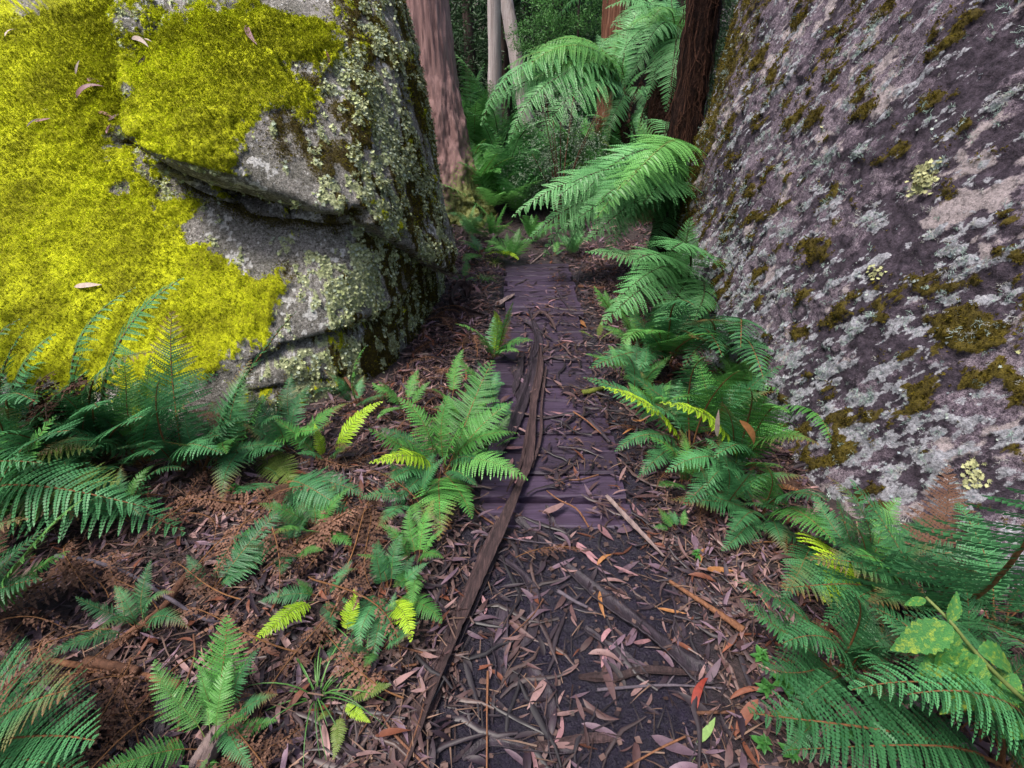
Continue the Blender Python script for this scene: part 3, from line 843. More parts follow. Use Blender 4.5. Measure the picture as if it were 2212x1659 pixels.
LEAFM = {'d': G_DARK, 'g': G_MID, 'l': G_LIGHT, 'y': G_YEL, 's': G_SOFT, 'u': G_DEEP, 'o': G_OLIVE, 'b': B_DRY, 'k': B_DRYD}

def lay(o, base, tip, up=(0, 0, 1), width=1.0):
    y = Vector(tip) - Vector(base); L = y.length; y.normalize()
    z = Vector(up); z = z - y * z.dot(y)
    if z.length < 1e-3: z = Vector((0, -1, 0)) - y * Vector((0, -1, 0)).dot(y)
    z.normalize(); x = y.cross(z)
    M = Matrix(((x.x, y.x, z.x, 0), (x.y, y.y, z.y, 0), (x.z, y.z, z.z, 0), (0, 0, 0, 1)))
    M = M @ Matrix.Diagonal((L * width, L, L, 1))
    M.translation = Vector(base)
    o.matrix_basis = M
    return L
def add_frond(root, base, tip, fam=SHIELD, var=None, col='d', up=(0, 0, 1), width=1.0, stalk=None, subparts=True):
    k = random.randrange(len(fam)) if var is None else var % len(fam)
    loc = Vector(root.location)
    f = link('frond', fam[k][0], LEAFM[col], root)
    lay(f, Vector(base) - loc, Vector(tip) - loc, up, width)
    st = stalk or (B_STALKG if col in 'ylo' else (B_STALKD if col in 'suk' else B_STALK))
    if subparts:
        link('stalk', fam[k][1], st, f)
    return f
def put(px, py, k):
    """k >= 0: height above datum; k < 0: distance -k along the path"""
    return zp(px, py, k) if k >= 0 else yp(px, py, -k)
def fern(label, base, tips, fam=SHIELD, col='d', name='shield_fern', group=None, crown=0.03, cat='fern', extra=None):
    """base: (px,py) on the ground or a Vector; tips: (px,py,k[,colour[,variant[,width[,up]]]])"""
    if isinstance(base, tuple):
        b = zp(base[0], base[1], 0.0); b.z = gz(b.x, b.y)
    else:
        b = Vector(base)
    root = empty(name, b)
    tag(root, label, cat, group)
    lens = []
    for tp in tips:
        px, py, k = tp[:3]
        c = tp[3] if len(tp) > 3 and tp[3] else col
        v = tp[4] if len(tp) > 4 else None
        w = tp[5] if len(tp) > 5 and tp[5] else 1.0
        u = tp[6] if len(tp) > 6 else None
        tip = put(px, py, k)
        dr = (tip - b); dr.z = 0
        st = b + (dr.normalized() * 0.02 if dr.length > 0 else Vector()) + Vector((random.uniform(-.015, .015), random.uniform(-.015, .015), crown))
        if u is None:
            u = Vector((0, 0, 1)) - (dr.normalized() * 0.35 if dr.length > 0 else Vector()) + Vector((random.uniform(-.25, .25), random.uniform(-.25, .1), 0))
        add_frond(root, st, tip, YOUNG if (c == 'y' and fam is SHIELD) else (BIG if fam is SHIELD and (tip - st).length > .5 else fam), v, c, u, w * random.uniform(1.0, 1.12))
        lens.append((tip - st).length)
    if extra is None: extra = max(2, len(tips) // 2) if fam is SHIELD else 0
    for i in range(extra):
        a = random.uniform(0, 6.28); e = R(random.uniform(15, 50)); l = sum(lens) / len(lens) * random.uniform(.6, .9)
        d = Vector((math.cos(a) * math.cos(e), math.sin(a) * math.cos(e), math.sin(e)))
        st = b + Vector((d.x * .02, d.y * .02, crown))
        add_frond(root, st, st + d * l, fam, None, 'k' if random.random() < .12 else col, Vector((-d.x * .3, -d.y * .3, 1)), 1.05)
    return root
def rosette(label, b, n, L, el=(25, 65), fam=SHIELD, col='d', name='shield_fern', group=None, az=(0, 360), crown=0.03, cat='fern', sub=True, alt=None):
    b = Vector(b)
    root = empty(name, b)
    tag(root, label, cat, group)
    for i in range(n):
        a = R(az[0] + (az[1] - az[0]) * (i + random.uniform(.15, .85)) / n)
        e = R(random.uniform(*el)); l = L * random.uniform(.7, 1.1)
        d = Vector((math.cos(a) * math.cos(e), math.sin(a) * math.cos(e), math.sin(e)))
        st = b + Vector((math.cos(a) * .02, math.sin(a) * .02, crown))
        u = Vector((0, 0, 1)) - Vector((d.x, d.y, 0)) * .3 + Vector((random.uniform(-.3, .3), random.uniform(-.3, .3), 0))
        c = col if not (alt and random.random() < .2) else alt
        add_frond(root, st, st + d * l, fam, None, c, u, random.uniform(.85, 1.15), subparts=sub)
    return root
# ================================================================== ferns in front of the mossy boulder
fern('tall upright shield fern standing straight against the mossy boulder', (402, 1060),
     [(372, 672, -1.86, 'd', 0, .95, (0, -1, .3)), (345, 820, -1.55, 'd', 4), (520, 900, -1.75, 'd', 4), (300, 960, -1.45, 'd', 2), (480, 980, -1.5, 'd', 3)])
fern('shield fern with one long frond bowed up towards the boulder crack', (452, 1062),
     [(640, 672, -2.02, 'd', 3, .8, (-.9, -.2, .25)), (560, 860, -1.9, 'd', 2), (400, 900, -1.7, 'd', 1), (620, 960, -1.8, 'd', 3)])
fern('shield fern whose two fronds reach up over the moss with ragged blue-green tips', (245, 1010),
     [(395, 600, -2.02, 'd', 1, .85, (-.7, -.5, .3)), (290, 622, -2.02, 'd', 5, .85, (-.7, -.5, .4)), (330, 760, -1.75, 'd', 2), (180, 760, -1.8, 'd', 4), (130, 850, -1.6, 'd', 3), (310, 900, -1.5, 'd', 3), (210, 880, -1.5, 'd', 1)])
fern('shield fern at the photo edge with arching fronds under the moss wall', (60, 1040),
     [(40, 690, -1.85, 'd', 2), (120, 720, -1.85, 'd', 4), (-60, 760, -1.7, 'd', 1), (190, 800, -1.7, 'd', 3), (-20, 880, -1.5, 'd', 3), (150, 930, -1.4, 'd', 3), (80, 870, -1.5, 'd', 5)])
fern('withered fern hanging in a dark purple-brown curtain among the green ones', (150, 1000),
     [(100, 905, -1.55, 'k', 1, 1.2), (190, 830, -1.6, 'k', 0, 1.1), (120, 800, -1.65, 'k', 2)], fam=DRY, name='withered_fern')
fern('low shield fern spreading flat olive and grey-green fronds over the litter', (-40, 1140),
     [(330, 1100, .22, 'd', 2), (200, 970, .35, 'o', 1), (260, 1040, .30, 'o', 0), (90, 1000, .40, 'd', 2), (170, 1120, .2, 'd', 5), (400, 1150, .1, 'd', 1)])
fern('shield fern rooted in the shade between the boulder foot and the litter', (560, 1000),
     [(700, 930, .25, 'g', 1), (610, 900, .3, 'd', 3), (480, 1080, .15, 'd', 3), (640, 1060, .12, 'o', 0), (560, 870, .35, 'd', 2)])
fern('fern with a pale frond curling up along its brown stalk at the left edge', (-40, 1400),
     [(178, 1078, .48, 'l', 3, .75, (-.8, -.1, .5)), (60, 1120, .5, 'd', 2), (-60, 1150, .5, 'd', 4), (90, 1250, .3, 'd', 3), (150, 1190, .25, 'g', 1)])
fern('large dark shield fern filling the bottom corner of the litter', (-60, 1640),
     [(205, 1600, .30, 'd', 0, 1.3), (150, 1490, .40, 'd', 6, 1.3), (60, 1420, .45, 'd', 6, 1.2), (190, 1680, .2, 'd', 1, 1.2)])
fern('broad shield fern frond lying upright beside a long grey bark strip', (486, 1585),
     [(490, 1330, .30, 'g', 6, 1.35, (0, -.7, .7)), (600, 1500, .16, 'd', 1), (430, 1440, .2, 'g', 3), (545, 1660, .12, 'd', 5), (560, 1400, .22, 'd', 2)])
fern('narrow young shield fern leaning right over red-brown litter', (468, 1325),
     [(628, 1085, .22, 'd', 1, .95), (560, 1215, .12, 'd', 2), (600, 1180, .14, 'd', 4)])
fern('small fern with one glowing yellow-green frond pointing left over the litter', (705, 1320),
     [(542, 1388, .12, 'y', 1, 1.15), (640, 1250, .14, 'g', 1), (560, 1300, .1, 'd', 2), (760, 1210, .12, 'd', 0), (720, 1370, .1, 'd', 2)])
fern('little fern with an upright yellow frond near the grass tuft', (747, 1402),
     [(767, 1270, .16, 'y', 0, 1.25, (0, -1, .3)), (830, 1320, .1, 'd', 1), (700, 1440, .06, 'd', 2)])
fern('compact shield fern left of the dark plank of bark, with blue-green upright fronds', (845, 1300),
     [(812, 1175, .22, 'd', 0, 1.1), (868, 1155, .2, 'd', 4, 1.1), (925, 1215, .14, 'd', 2), (888, 1385, .12, 'y', 1, 1.1), (775, 1400, .1, 'd', 3), (955, 1345, .08, 'g', 4), (760, 1330, .1, 'd', 1), (800, 1440, .06, 'd', 2)])
fern('sprawling lace-like yellow-green fern growing through the grass tuft', (740, 1540),
     [(845, 1478, .10, 'o', 0, 1.2), (720, 1640, .05, 'o', 1, 1.2), (680, 1560, .08, 'o', 2), (800, 1560, .05, 'y', 0)], fam=YOUNG)
fern('shield fern with one hooked dark frond at the boulder foot', (620, 1080),
     [(760, 1110, .12, 'd', 3), (790, 1070, .14, 'd', 2), (570, 1010, .2, 'd', 2), (700, 1150, .08, 'd', 1)])

for lb, px, py, n, L, c in [('bushy shield fern at the left edge below the moss wall', 10, 960, 11, .62, 'd'), ('shield fern filling the gap in front of the withered one', 190, 1060, 10, .5, 'd'), ('shield fern with spreading fronds under the tall upright one', 330, 1040, 11, .5, 'd'),
                            ('shield fern in the shade beneath the bowed frond', 520, 1030, 9, .42, 'd'), ('dark shield fern at the left edge above the dry fronds', -30, 1230, 10, .5, 'd'), ('low shield fern just above the purple-grey twig', 110, 1130, 9, .42, 'd'), ('small shield fern left of the lime frond', 640, 1010, 8, .32, 'd')]:
    b = zp(px, py, 0); b.z = gz(b.x, b.y)
    rosette(lb, b, n, L, (20, 70), SHIELD, c, alt='g')
for lb, px, py, n, L, c in [('small bright fern on the litter between dry fronds and mud', 690, 1180, 8, .2, 'g'), ('little fern right of the narrow young one', 640, 1230, 7, .18, 'd'), ('small fern beside the long bark ribbon on its left', 900, 1240, 8, .2, 'g'), ('small fern below the compact fern near the bark ribbon', 820, 1420, 7, .16, 'd'),
                            ('bright low fern at the bottom left beside the bark trough', 470, 1640, 8, .22, 'g'), ('low fern half over the broken branch', 330, 1400, 7, .2, 'd'), ('small dark fern under the big bright one', 900, 1110, 8, .24, 'd'), ('little fern at the foot of the leaf bank', 1000, 930, 8, .22, 'g'), ('low fern on the bank above the bright one', 880, 900, 7, .22, 'g'),
                            ('small fern on the left edge of the near planks', 1060, 960, 7, .18, 'g'), ('low fern in the litter above the purple-grey twig', 300, 1160, 8, .26, 'd')]:
    b = zp(px, py, 0); b.z = gz(b.x, b.y)
    rosette(lb, b, n, L, (15, 60), SHIELD, c, alt='l')
for lb, px, py, n, L, c in [('small fern at the right edge of the far planks', 1330, 700, 8, .26, 'g'), ('small fern between low tree fern and planks', 1370, 760, 8, .28, 'g'), ('light fern at the right plank edge below the low tree fern', 1340, 820, 8, .24, 'l'), ('light fern on the right bank beside the lime fronds', 1420, 920, 9, .28, 'g'), ('green fern low on the right bank near the mud', 1480, 1060, 9, .24, 'g'), ('light fern at the boulder wall above the lime fronds', 1580, 890, 9, .32, 'l'),
                            ('dense shield fern in the middle of the right bank', 1530, 960, 11, .42, 'd'), ('shield fern pressed against the grey boulder wall', 1640, 930, 10, .45, 'g'), ('shield fern low on the right bank above the orange split branch', 1560, 1110, 9, .32, 'd'), ('shield fern at the boulder foot right of the fan-like frond', 1850, 1270, 10, .34, 'd'),
                            ('small shield fern beside the mid boardwalk on the right', 1370, 870, 9, .34, 'd'), ('dark fern behind the blotched broadleaf plant', 2120, 1400, 9, .38, 'd'), ('dark fern crowding the bottom right corner', 2050, 1600, 9, .36, 'd'), ('shield fern in the shade beneath the low tree fern', 1420, 760, 9, .36, 'd')]:
    b = zp(px, py, 0); b.z = gz(b.x, b.y)
    rosette(lb, b, n, L, (20, 70), SHIELD, c, alt='g')
# ------------------------------------------------------------------ beside the boardwalk, left
fern('big bright shield fern crowding the left edge of the boardwalk', (955, 1035),
     [(1065, 778, .40, 'g', 0, 1.0), (1105, 868, .30, 'g', 2, 1.05), (1118, 935, .25, 'g', 3), (795, 925, .30, 'g', 4, 1.1), (800, 1000, .26, 'y', 2, 1.0), (950, 1165, .10, 'g', 2, 1.1), (1140, 1035, .16, 'l', 3, 1.1),
      (860, 860, .36, 'g', 3, 1.1), (970, 850, .38, 'g', 2, 1.1), (1020, 1120, .10, 'g', 1), (850, 1090, .12, 'd', 2), (1010, 900, .36, 'g', 4), (830, 1060, .16, 'd', 3)])
fern('fern with a tall glowing lime frond in front of the boulder foot', (712, 1030),
     [(825, 868, .30, 'y', 1, 1.0, (-.5, -.5, .6)), (680, 915, .24, 'y', 2, .9), (590, 900, .30, 'g', 1), (640, 980, .2, 'd', 2), (760, 960, .18, 'g', 3)])
fern('little fern cluster with a golden curled frond, halfway along the left of the boardwalk', (1068, 770),
     [(985, 700, .30, 'l', 2, 1.0), (1108, 652, .42, 'g', 0, 1.0), (1068, 672, .36, 'y', 1, .8), (1150, 735, .20, 'g', 2), (1035, 730, .22, 'g', 1), (1120, 760, .14, 'l', 2)])
fern('drooping dark fern hanging beside the boardwalk below the golden one', (1065, 870),
     [(1030, 780, .26, 'd', 2), (1090, 830, .22, 'd', 3), (1000, 870, .18, 'd', 3), (1100, 900, .10, 'd', 2), (985, 770, .24, 'g', 1)])
fern('small dark fern on the leaf bank below the lichen-covered boulder corner', (975, 880), [(1000, 755, .24, 'g', 4), (930, 840, .16, 'g', 2), (960, 905, .08, 'd', 1)])
fern('fern frond arching in front of the crack under the boulder ledge', (770, 905), [(790, 748, .42, 'g', 2), (680, 850, .28, 'd', 3), (820, 860, .2, 'd', 1), (700, 800, .3, 'd', 2)])

# ------------------------------------------------------------------ beside the boardwalk, right
fern('shield fern with two lime fronds on the bank right of the boardwalk', (1480, 985),
     [(1302, 836, .40, 'y', 1, 1.1), (1400, 880, .34, 'd', 2), (1330, 975, .14, 'd', 3), (1380, 1030, .10, 'd', 2), (1260, 815, .30, 'd', 1), (1600, 800, .62, 'g', 4, 1.0), (1540, 770, .62, 'd', 2)])
fern('broad shield fern leaning on the grey boulder with a lime frond in front', (1590, 1040),
     [(1428, 870, .42, 'y', 2, 1.15), (1770, 960, .42, 'g', 3, 1.1), (1700, 890, .55, 'g', 2, 1.1), (1620, 840, .6, 'g', 4, 1.1), (1540, 1010, .2, 'd', 3), (1480, 1090, .14, 'd', 2), (1440, 1020, .2, 'd', 3), (1690, 1010, .3, 'g', 1), (1560, 870, .5, 'd', 1)])
fern('fern with long light fronds spilling down the grey boulder foot', (1640, 1130),
     [(1805, 1175, .25, 'g', 3, 1.15), (1790, 1080, .36, 'd', 2, 1.1), (1580, 1150, .15, 'd', 2), (1700, 1200, .12, 'd', 3), (1450, 1080, .14, 'd', 1), (1650, 1000, .4, 'g', 4), (1560, 1190, .08, 'd', 1)])
fern('fern with a fan-like bright yellow frond below the boulder', (1745, 1195),
     [(1783, 1298, .20, 'y', 2, 1.45, (0, -.6, .8)), (1850, 1250, .15, 'd', 1), (1690, 1300, .08, 'd', 2), (1880, 1230, .22, 'd', 3), (1800, 1330, .06, 'd', 3)])
fern('shield fern under the tree fern, right of the boardwalk planks', (1440, 800),
     [(1345, 742, .36, 'l', 2, 1.0), (1500, 660, .62, 'd', 2), (1440, 690, .55, 'd', 1), (1530, 720, .55, 'g', 3), (1380, 800, .2, 'd', 3), (1275, 795, .2, 'd', 1), (1560, 770, .45, 'd', 2), (1400, 720, .45, 'g', 4)])
fern('small shield fern hugging the grey boulder just above the leaf litter', (1560, 800),
     [(1530, 690, .62, 'd', 0), (1600, 750, .5, 'd', 2), (1650, 820, .35, 'd', 2), (1480, 790, .3, 'd', 2), (1500, 730, .5, 'd', 3)])
fern('tiny fern of three bright fronds in the litter beside the path', (1462, 1160), [(1420, 1095, .10, 'g', 0, 1.2), (1480, 1100, .10, 'g', 1, 1.2), (1410, 1140, .06, 'g', 2, 1.2)])
fern('delicate pale fern sprouting on the plank edge right of the boardwalk', (1290, 735), [(1250, 715, .10, 'o', 0), (1340, 715, .10, 'o', 1), (1300, 690, .14, 'o', 0)], fam=YOUNG)

# ------------------------------------------------------------------ bottom right
fern('very large dark shield fern with an orange-brown rib filling the right edge', (1990, 1350),
     [(2330, 1010, .95, 'd', 0, 1.35, (-.4, -.85, .4)), (2100, 1230, .5, 'd', 1), (1930, 1240, .4, 'd', 2), (2250, 1420, .45, 'd', 3, 1.2), (2150, 1470, .3, 'd', 2), (1880, 1300, .3, 'd', 1)])
fern('dark glossy shield fern with fronds folded down over the lower right litter', (1800, 1480),
     [(1590, 1255, .34, 'd', 2, .85), (1690, 1390, .36, 'd', 3), (1830, 1270, .5, 'd', 2), (1940, 1640, .22, 'd', 3, 1.0), (1930, 1500, .36, 'd', 3, .9), (1640, 1440, .25, 'd', 4), (1700, 1560, .15, 'd', 3), (1960, 1420, .4, 'd', 2)])
fern('dark shield fern at the very bottom edge sending two long fronds left', (2150, 1700),
     [(1620, 1540, .34, 'd', 3, .9), (1840, 1490, .44, 'd', 2, .9), (1700, 1620, .26, 'd', 1, .8), (1960, 1500, .5, 'd', 2), (2100, 1500, .5, 'd', 3), (2230, 1520, .5, 'g', 2)])
fern('small pale-green fern in the corner between mud and dark fronds', (1770, 1570), [(1668, 1545, .12, 'l', 1, 1.2), (1720, 1500, .16, 'l', 0, 1.1), (1830, 1560, .1, 'd', 2), (1690, 1630, .06, 'd', 1)])
fern('green fern frond hanging against the foot of the grey boulder', (1900, 1310), [(1690, 1270, .3, 'd', 3), (1850, 1200, .35, 'g', 2), (1960, 1200, .35, 'd', 1), (1780, 1350, .2, 'd', 2)])

# ------------------------------------------------------------------ soft tree ferns
M_FIBRE = rough_mat('fibrous_trunk', (0.006, 0.003, 0.003), (0.026, 0.011, 0.008), 40, 0.9, 0.15, 1.0, 0.03, (1, 1, .22), c3=(0.075, 0.034, 0.024))
M_FIBRER = rough_mat('red_fibrous_trunk', (0.014, 0.006, 0.004), (0.06, 0.025, 0.016), 40, 0.9, 0.15, 1.0, 0.03, (1, 1, .22), c3=(0.12, 0.055, 0.038))
def trunk_geo(pts, rads, seg=22, ring=40, rough=0.12, seed=0, flute=0.0, vs=2.0, fluten=7):
    """a tapering bole along a 3-D line with uneven bark"""
    pts = np.array(pts, float); rads = np.array(rads, float)
    tt = np.linspace(0, 1, len(pts)); q = np.linspace(0, 1, ring)
    P = np.stack([np.interp(q, tt, pts[:, i]) for i in range(3)], 1)
    rr = np.interp(q, tt, rads)
    r = np.random.default_rng(seed)
    T = np.gradient(P, axis=0); T /= np.linalg.norm(T, axis=1, keepdims=True)
    th = np.linspace(0, 2 * math.pi, seg, endpoint=False)
    V = []
    for i in range(ring):
        X = np.cross(T[i], [0, 1.0, 0.01]); X /= np.linalg.norm(X); Yv = np.cross(T[i], X)
        V.append(P[i] + rr[i] * (np.cos(th)[:, None] * X + np.sin(th)[:, None] * Yv))
    V = np.array(V).reshape(-1, 3)
    C = np.repeat(P, seg, 0); Dv = V - C
    S = np.stack([V[:, 0] * 9, V[:, 1] * 9, V[:, 2] * vs], 1)
    k = 1 + rough * fbm(S, 1.6, 3, seed=seed) + rough * .6 * fbm(S, 5, 2, seed=seed + 5) + (rough * .7 * fbm(S, 2.6, 3, seed=seed + 9, ridged=True) if seg > 30 else 0)
    if flute:
        k = k + flute * np.tile(np.cos(th * fluten + seed), ring) * np.repeat((1 - q) ** 3, seg)
    V = C + Dv * k[:, None]
    i = np.arange(ring - 1)[:, None] * seg; j = np.arange(seg)[None, :]
    F = np.stack([i + j, i + (j + 1) % seg, i + seg + (j + 1) % seg, i + seg + j], -1).reshape(-1, 4)
    cap = np.array([[(ring - 1) * seg + 0, (ring - 1) * seg + a, (ring - 1) * seg + a + 1] for a in range(1, seg - 1)])
    return V, [F, cap]
def tree_fern(label, crown, tips, base=None, rad=0.09, col='s', extra=0, L=1.1, el=(-10, 55), az=(0, 360), mat=None, skirt=0, lean=None):
    c = Vector(crown)
    b = Vector(base) if base else Vector((c.x, c.y, gz(c.x, c.y)))
    root = empty('tree_fern', b); tag(root, label, 'tree fern', 'soft tree ferns')
    h = c - b
    V, F = trunk_geo([(0, 0, -.15), tuple(h * .5 + Vector((0.02, 0.02, 0))), tuple(h)], [rad * 1.35, rad, rad * 1.05], rough=.25, seed=int(c.x * 100) % 50, vs=9)
    link('trunk', np_mesh('trunk', V, F), mat or M_FIBRE, root)
    for tp in tips:
        tip = put(*tp[:3])
        dr = tip - c; dr.z = 0
        u = Vector((0, 0, 1)) - (dr.normalized() * .2 if dr.length > .01 else Vector()) + Vector((random.uniform(-.2, .2), random.uniform(-.6, -.1), 0))
        if len(tp) > 5 and tp[5]: u = Vector(tp[5])
        add_frond(root, c + Vector((random.uniform(-.03, .03), random.uniform(-.03, .03), random.uniform(-.05, .03))), tip, SOFT, tp[4] if len(tp) > 4 else None, tp[3] if len(tp) > 3 and tp[3] else col, u, random.uniform(.9, 1.12))
    for i in range(extra):
        a = R(az[0] + (az[1] - az[0]) * (i + random.random()) / extra); e = R(random.uniform(*el))
        d = Vector((math.cos(a) * math.cos(e), math.sin(a) * math.cos(e), math.sin(e)))
        add_frond(root, c, c + d * L * random.uniform(.8, 1.1), SOFT, random.choice((1, 2, 3)), col, (0, 0, 1), 1.0)
    for i in range(skirt):
        a = random.uniform(0, 6.28)
        d = Vector((math.cos(a) * .35, math.sin(a) * .35, -1)).normalized()
        add_frond(root, c, c + d * random.uniform(.5, .9), DRY, None, 'k', (math.cos(a), math.sin(a), .2), .6)
    return root
tree_fern('low tree fern hugging the grey boulder, its bright fronds spread over the planks',
          yp(1478, 655, 3.65), [(1268, 545, .55, 's', 1), (1302, 700, .30, 's', 2), (1375, 560, .70, 's', 1), (1492, 470, -3.5, 's', 0, (-.6, -.7, .3)), (1420, 705, .28, 's', 2), (1340, 640, .42, 's', 2), (1500, 690, .35, 's', 2), (1450, 540, .8, 's', 1)], rad=.05)
tree_fern('tree fern at the far corner of the grey boulder, arching left over the path',
          yp(1465, 445, 4.75), [(1108, 468, .62, 's', 2), (1140, 520, .40, 's', 2), (1235, 395, .95, 's', 1), (1175, 555, .25, 's', 3), (1270, 520, .5, 's', 2), (1300, 430, .9, 's', 1), (1380, 262, -4.6, 'l', 1, (-.5, -.6, .5)), (1330, 350, 1.05, 's', 1), (1450, 300, -4.4, 's', 1), (1400, 560, .35, 's', 2), (1250, 470, .75, 's', 2), (1160, 440, .7, 's', 1), (1210, 500, .5, 's', 2), (1290, 470, .8, 'l', 2), (1350, 400, 1.0, 'l', 2), (1260, 420, .85, 's', 3), (1330, 520, .5, 's', 2), (1390, 440, .85, 's', 1), (1200, 430, .8, 's', 2), (1360, 480, .7, 's', 3), (1310, 560, .35, 's', 3), (1400, 330, 1.1, 'l', 2), (1420, 400, .9, 's', 2), (1225, 540, .3, 's', 3)], rad=.07, extra=3, L=.9, az=(20, 160))
tree_fern('tree fern with a wide pale dome of fronds behind the grey-leaved shrub',
          yp(1345, 205, 7.4), [(1090, 150, -7.0, 'l', 2), (1060, 230, -6.9, 's', 2), (1120, 260, -6.8, 's', 3), (1200, 90, -7.6, 'l', 2), (1330, 60, -7.6, 'l', 0), (1290, 75, -8.0, 's', 0), (1400, 150, -7.2, 's', 1), (1150, 175, -6.8, 'l', 2), (1160, 110, -7.2, 'l', 3), (1040, 270, -6.6, 's', 3), (1450, 220, -7.3, 's', 2), (1240, 290, -6.9, 's', 3), (1110, 185, -6.7, 'l', 3), (1075, 195, -7.2, 's', 2), (1180, 220, -6.6, 's', 3), (1100, 310, -6.5, 's', 3), (1160, 330, -6.5, 's', 3), (1260, 150, -6.8, 'l', 3), (1230, 110, -7.3, 'l', 2), (1300, 320, -6.8, 's', 3), (1400, 260, -6.9, 's', 3), (1050, 245, -7.0, 's', 2), (1120, 120, -7.5, 'l', 2)], rad=.12, extra=4, L=1.3, az=(20, 160), el=(10, 60), mat=M_FIBRER, skirt=4)
tree_fern('tall tree fern with a shaggy brown skirt in front of the red stringybark',
          yp(1450, 105, 6.3), [(1308, 18, -6.0, 's', 2), (1290, 110, -6.0, 's', 2), (1345, 195, -5.8, 's', 3), (1355, 60, -5.7, 'l', 2), (1400, 215, -5.7, 's', 3), (1420, -20, -6.2, 's', 1), (1470, 200, -5.6, 's', 2), (1490, 20, -6.0, 'l', 1), (1500, 110, -5.9, 's', 2), (1370, 20, -6.4, 'l', 2), (1320, 60, -5.8, 's', 3), (1335, 140, -5.7, 's', 3), (1380, 130, -5.5, 's', 3), (1440, 240, -5.5, 's', 3), (1400, 60, -5.6, 'l', 3)], rad=.16, extra=5, L=1.2, az=(10, 170), mat=M_FIBRER, skirt=16)
tf = tree_fern('tall dark fibrous tree fern trunk pressed against the grey boulder', Vector((1.42, 4.72, 2.9)), [], rad=.125, extra=9, L=1.3, el=(5, 50))
FV, FF = [], []; off = 0
rf = np.random.default_rng(77)
for i in range(420):                                     # matted roots hanging down the trunk
    a = rf.uniform(0, 6.28); z0 = rf.uniform(.5, 2.8); l = rf.uniform(.12, .5); rr = .135 + rf.uniform(0, .02)
    p = np.array([[math.cos(a + j * rf.normal(0, .06)) * (rr + .012 * j * rf.random()), math.sin(a) * (rr + .01 * j), z0 - l * j / 4] for j in range(5)])
    s_ = np.array([-math.sin(a), math.cos(a), 0]) * rf.uniform(.0015, .005)
    V = np.stack([p - s_, p + s_], 1).reshape(-1, 3); F = np.array([(2 * j, 2 * j + 1, 2 * j + 3, 2 * j + 2) for j in range(4)])
    FV.append(V); FF.append(F + off); off += len(V)
o = link('hanging_fibres', np_mesh('hanging_fibres', np.concatenate(FV), np.concatenate(FF)), M_FIBRER, tf); tag(o, kind='stuff')
# ------------------------------------------------------------------ vase-shaped ferns behind the left boulder
for i, (px, py, Y, tips) in enumerate([(1030, 345, 7.2, [(985, 118, -7.3), (1045, 140, -7.2), (1015, 170, -6.9), (980, 210, -7), (1100, 190, -7.0), (1075, 250, -6.8), (960, 170, -7.4), (1000, 135, -7.0), (1060, 175, -6.8), (1030, 220, -6.6), (1090, 160, -7.4)]),
                                       (1085, 350, 6.9, [(1130, 225, -6.6), (1200, 240, -6.5), (1150, 300, -6.4), (1060, 230, -6.6), (1220, 270, -6.6), (1100, 210, -6.9), (1040, 260, -6.5), (1180, 260, -6.3), (1120, 300, -6.2), (1010, 240, -6.7), (1200, 310, -6.3)]),
                                       (1010, 400, 6.6, [(1075, 330, -6.3), (1000, 290, -6.5), (1050, 300, -6.4), (1110, 340, -6.3), (970, 320, -6.6)])]):
    b = yp(px, py, Y); b.z = gz(b.x, b.y)
    fern(['tall vase-shaped fern rising just right of the stringybark trunk', 'spreading fern with layered fronds between stringybark and grey shrub', 'low dark fern at the foot of the stringybark trunk'][i], b,
         [(x, y, k, ('l', 's', 'g')[i], random.choice((0, 1, 2))) for x, y, k in tips], fam=SOFT, name='vase_fern', crown=.08)
# ------------------------------------------------------------------ undergrowth beyond the boardwalk
UG = [(1060, 470, 'g', 'deep green fern closest to the foot of the stringybark'), (1040, 420, 'g', 'deep green fern directly behind the stringybark root'), (1120, 430, 's', 'green fern straight beyond the end of the planks'), (1180, 420, 'g', 'arching green fern a step right of the plank line'),
      (1200, 385, 's', 'pale feathery fern below the grey shrub'), (1260, 395, 'g', 'upright fern in the centre of the thicket'), (1300, 370, 'g', 'deep green fern in the centre of the thicket'), (1150, 385, 'g', 'deep green fern left of the pale feathery one'), (1095, 395, 's', 'green fern between stringybark and thicket centre'),
      (1340, 385, 's', 'green fern behind the arching tree fern fronds'), (1385, 370, 'g', 'deep green fern deep behind the tree fern fronds'), (1230, 345, 'o', 'yellowing fern under the grey shrub'), (1290, 335, 'o', 'yellowing fern right of the grey shrub'), (1350, 335, 's', 'green fern at the foot of the red fibrous trunk'),
      (1420, 345, 's', 'green fern beside the dark fibrous trunk'), (1180, 345, 'g', 'deep green fern at the left foot of the grey shrub'), (1400, 305, 's', 'pale fern high on the bank beside the dark trunk'), (1310, 300, 's', 'green fern high on the bank under the tree fern dome'), (1250, 305, 'g', 'deep green fern hidden behind the grey shrub'),
      (1450, 295, 'g', 'deep green fern wedged behind the grey boulder'), (1060, 375, 's', 'green fern under the vase-shaped ferns'), (1120, 345, 's', 'pale fern under the spreading layered fern'), (1235, 450, 's', 'green fern at the near edge of the thicket'), (1150, 470, 'g', 'small deep green fern on the near litter bank'), (1330, 430, 's', 'pale fern half under the tree fern fronds'),
      (1105, 510, 'l', 'light fern on the litter bank just past the planks'), (1240, 505, 's', 'green fern on the litter bank right of the light one'), (1060, 430, 'l', 'light fern beside the stringybark foot'), (1215, 415, 'l', 'light fern in the middle of the bank'), (1160, 355, 'l', 'light fern below the leaning pale trunk'), (1290, 400, 'l', 'light fern right of the bank middle'),
      (1395, 410, 's', 'green fern under the far tree fern crown'), (1020, 465, 's', 'green fern at the very foot of the stringybark')]
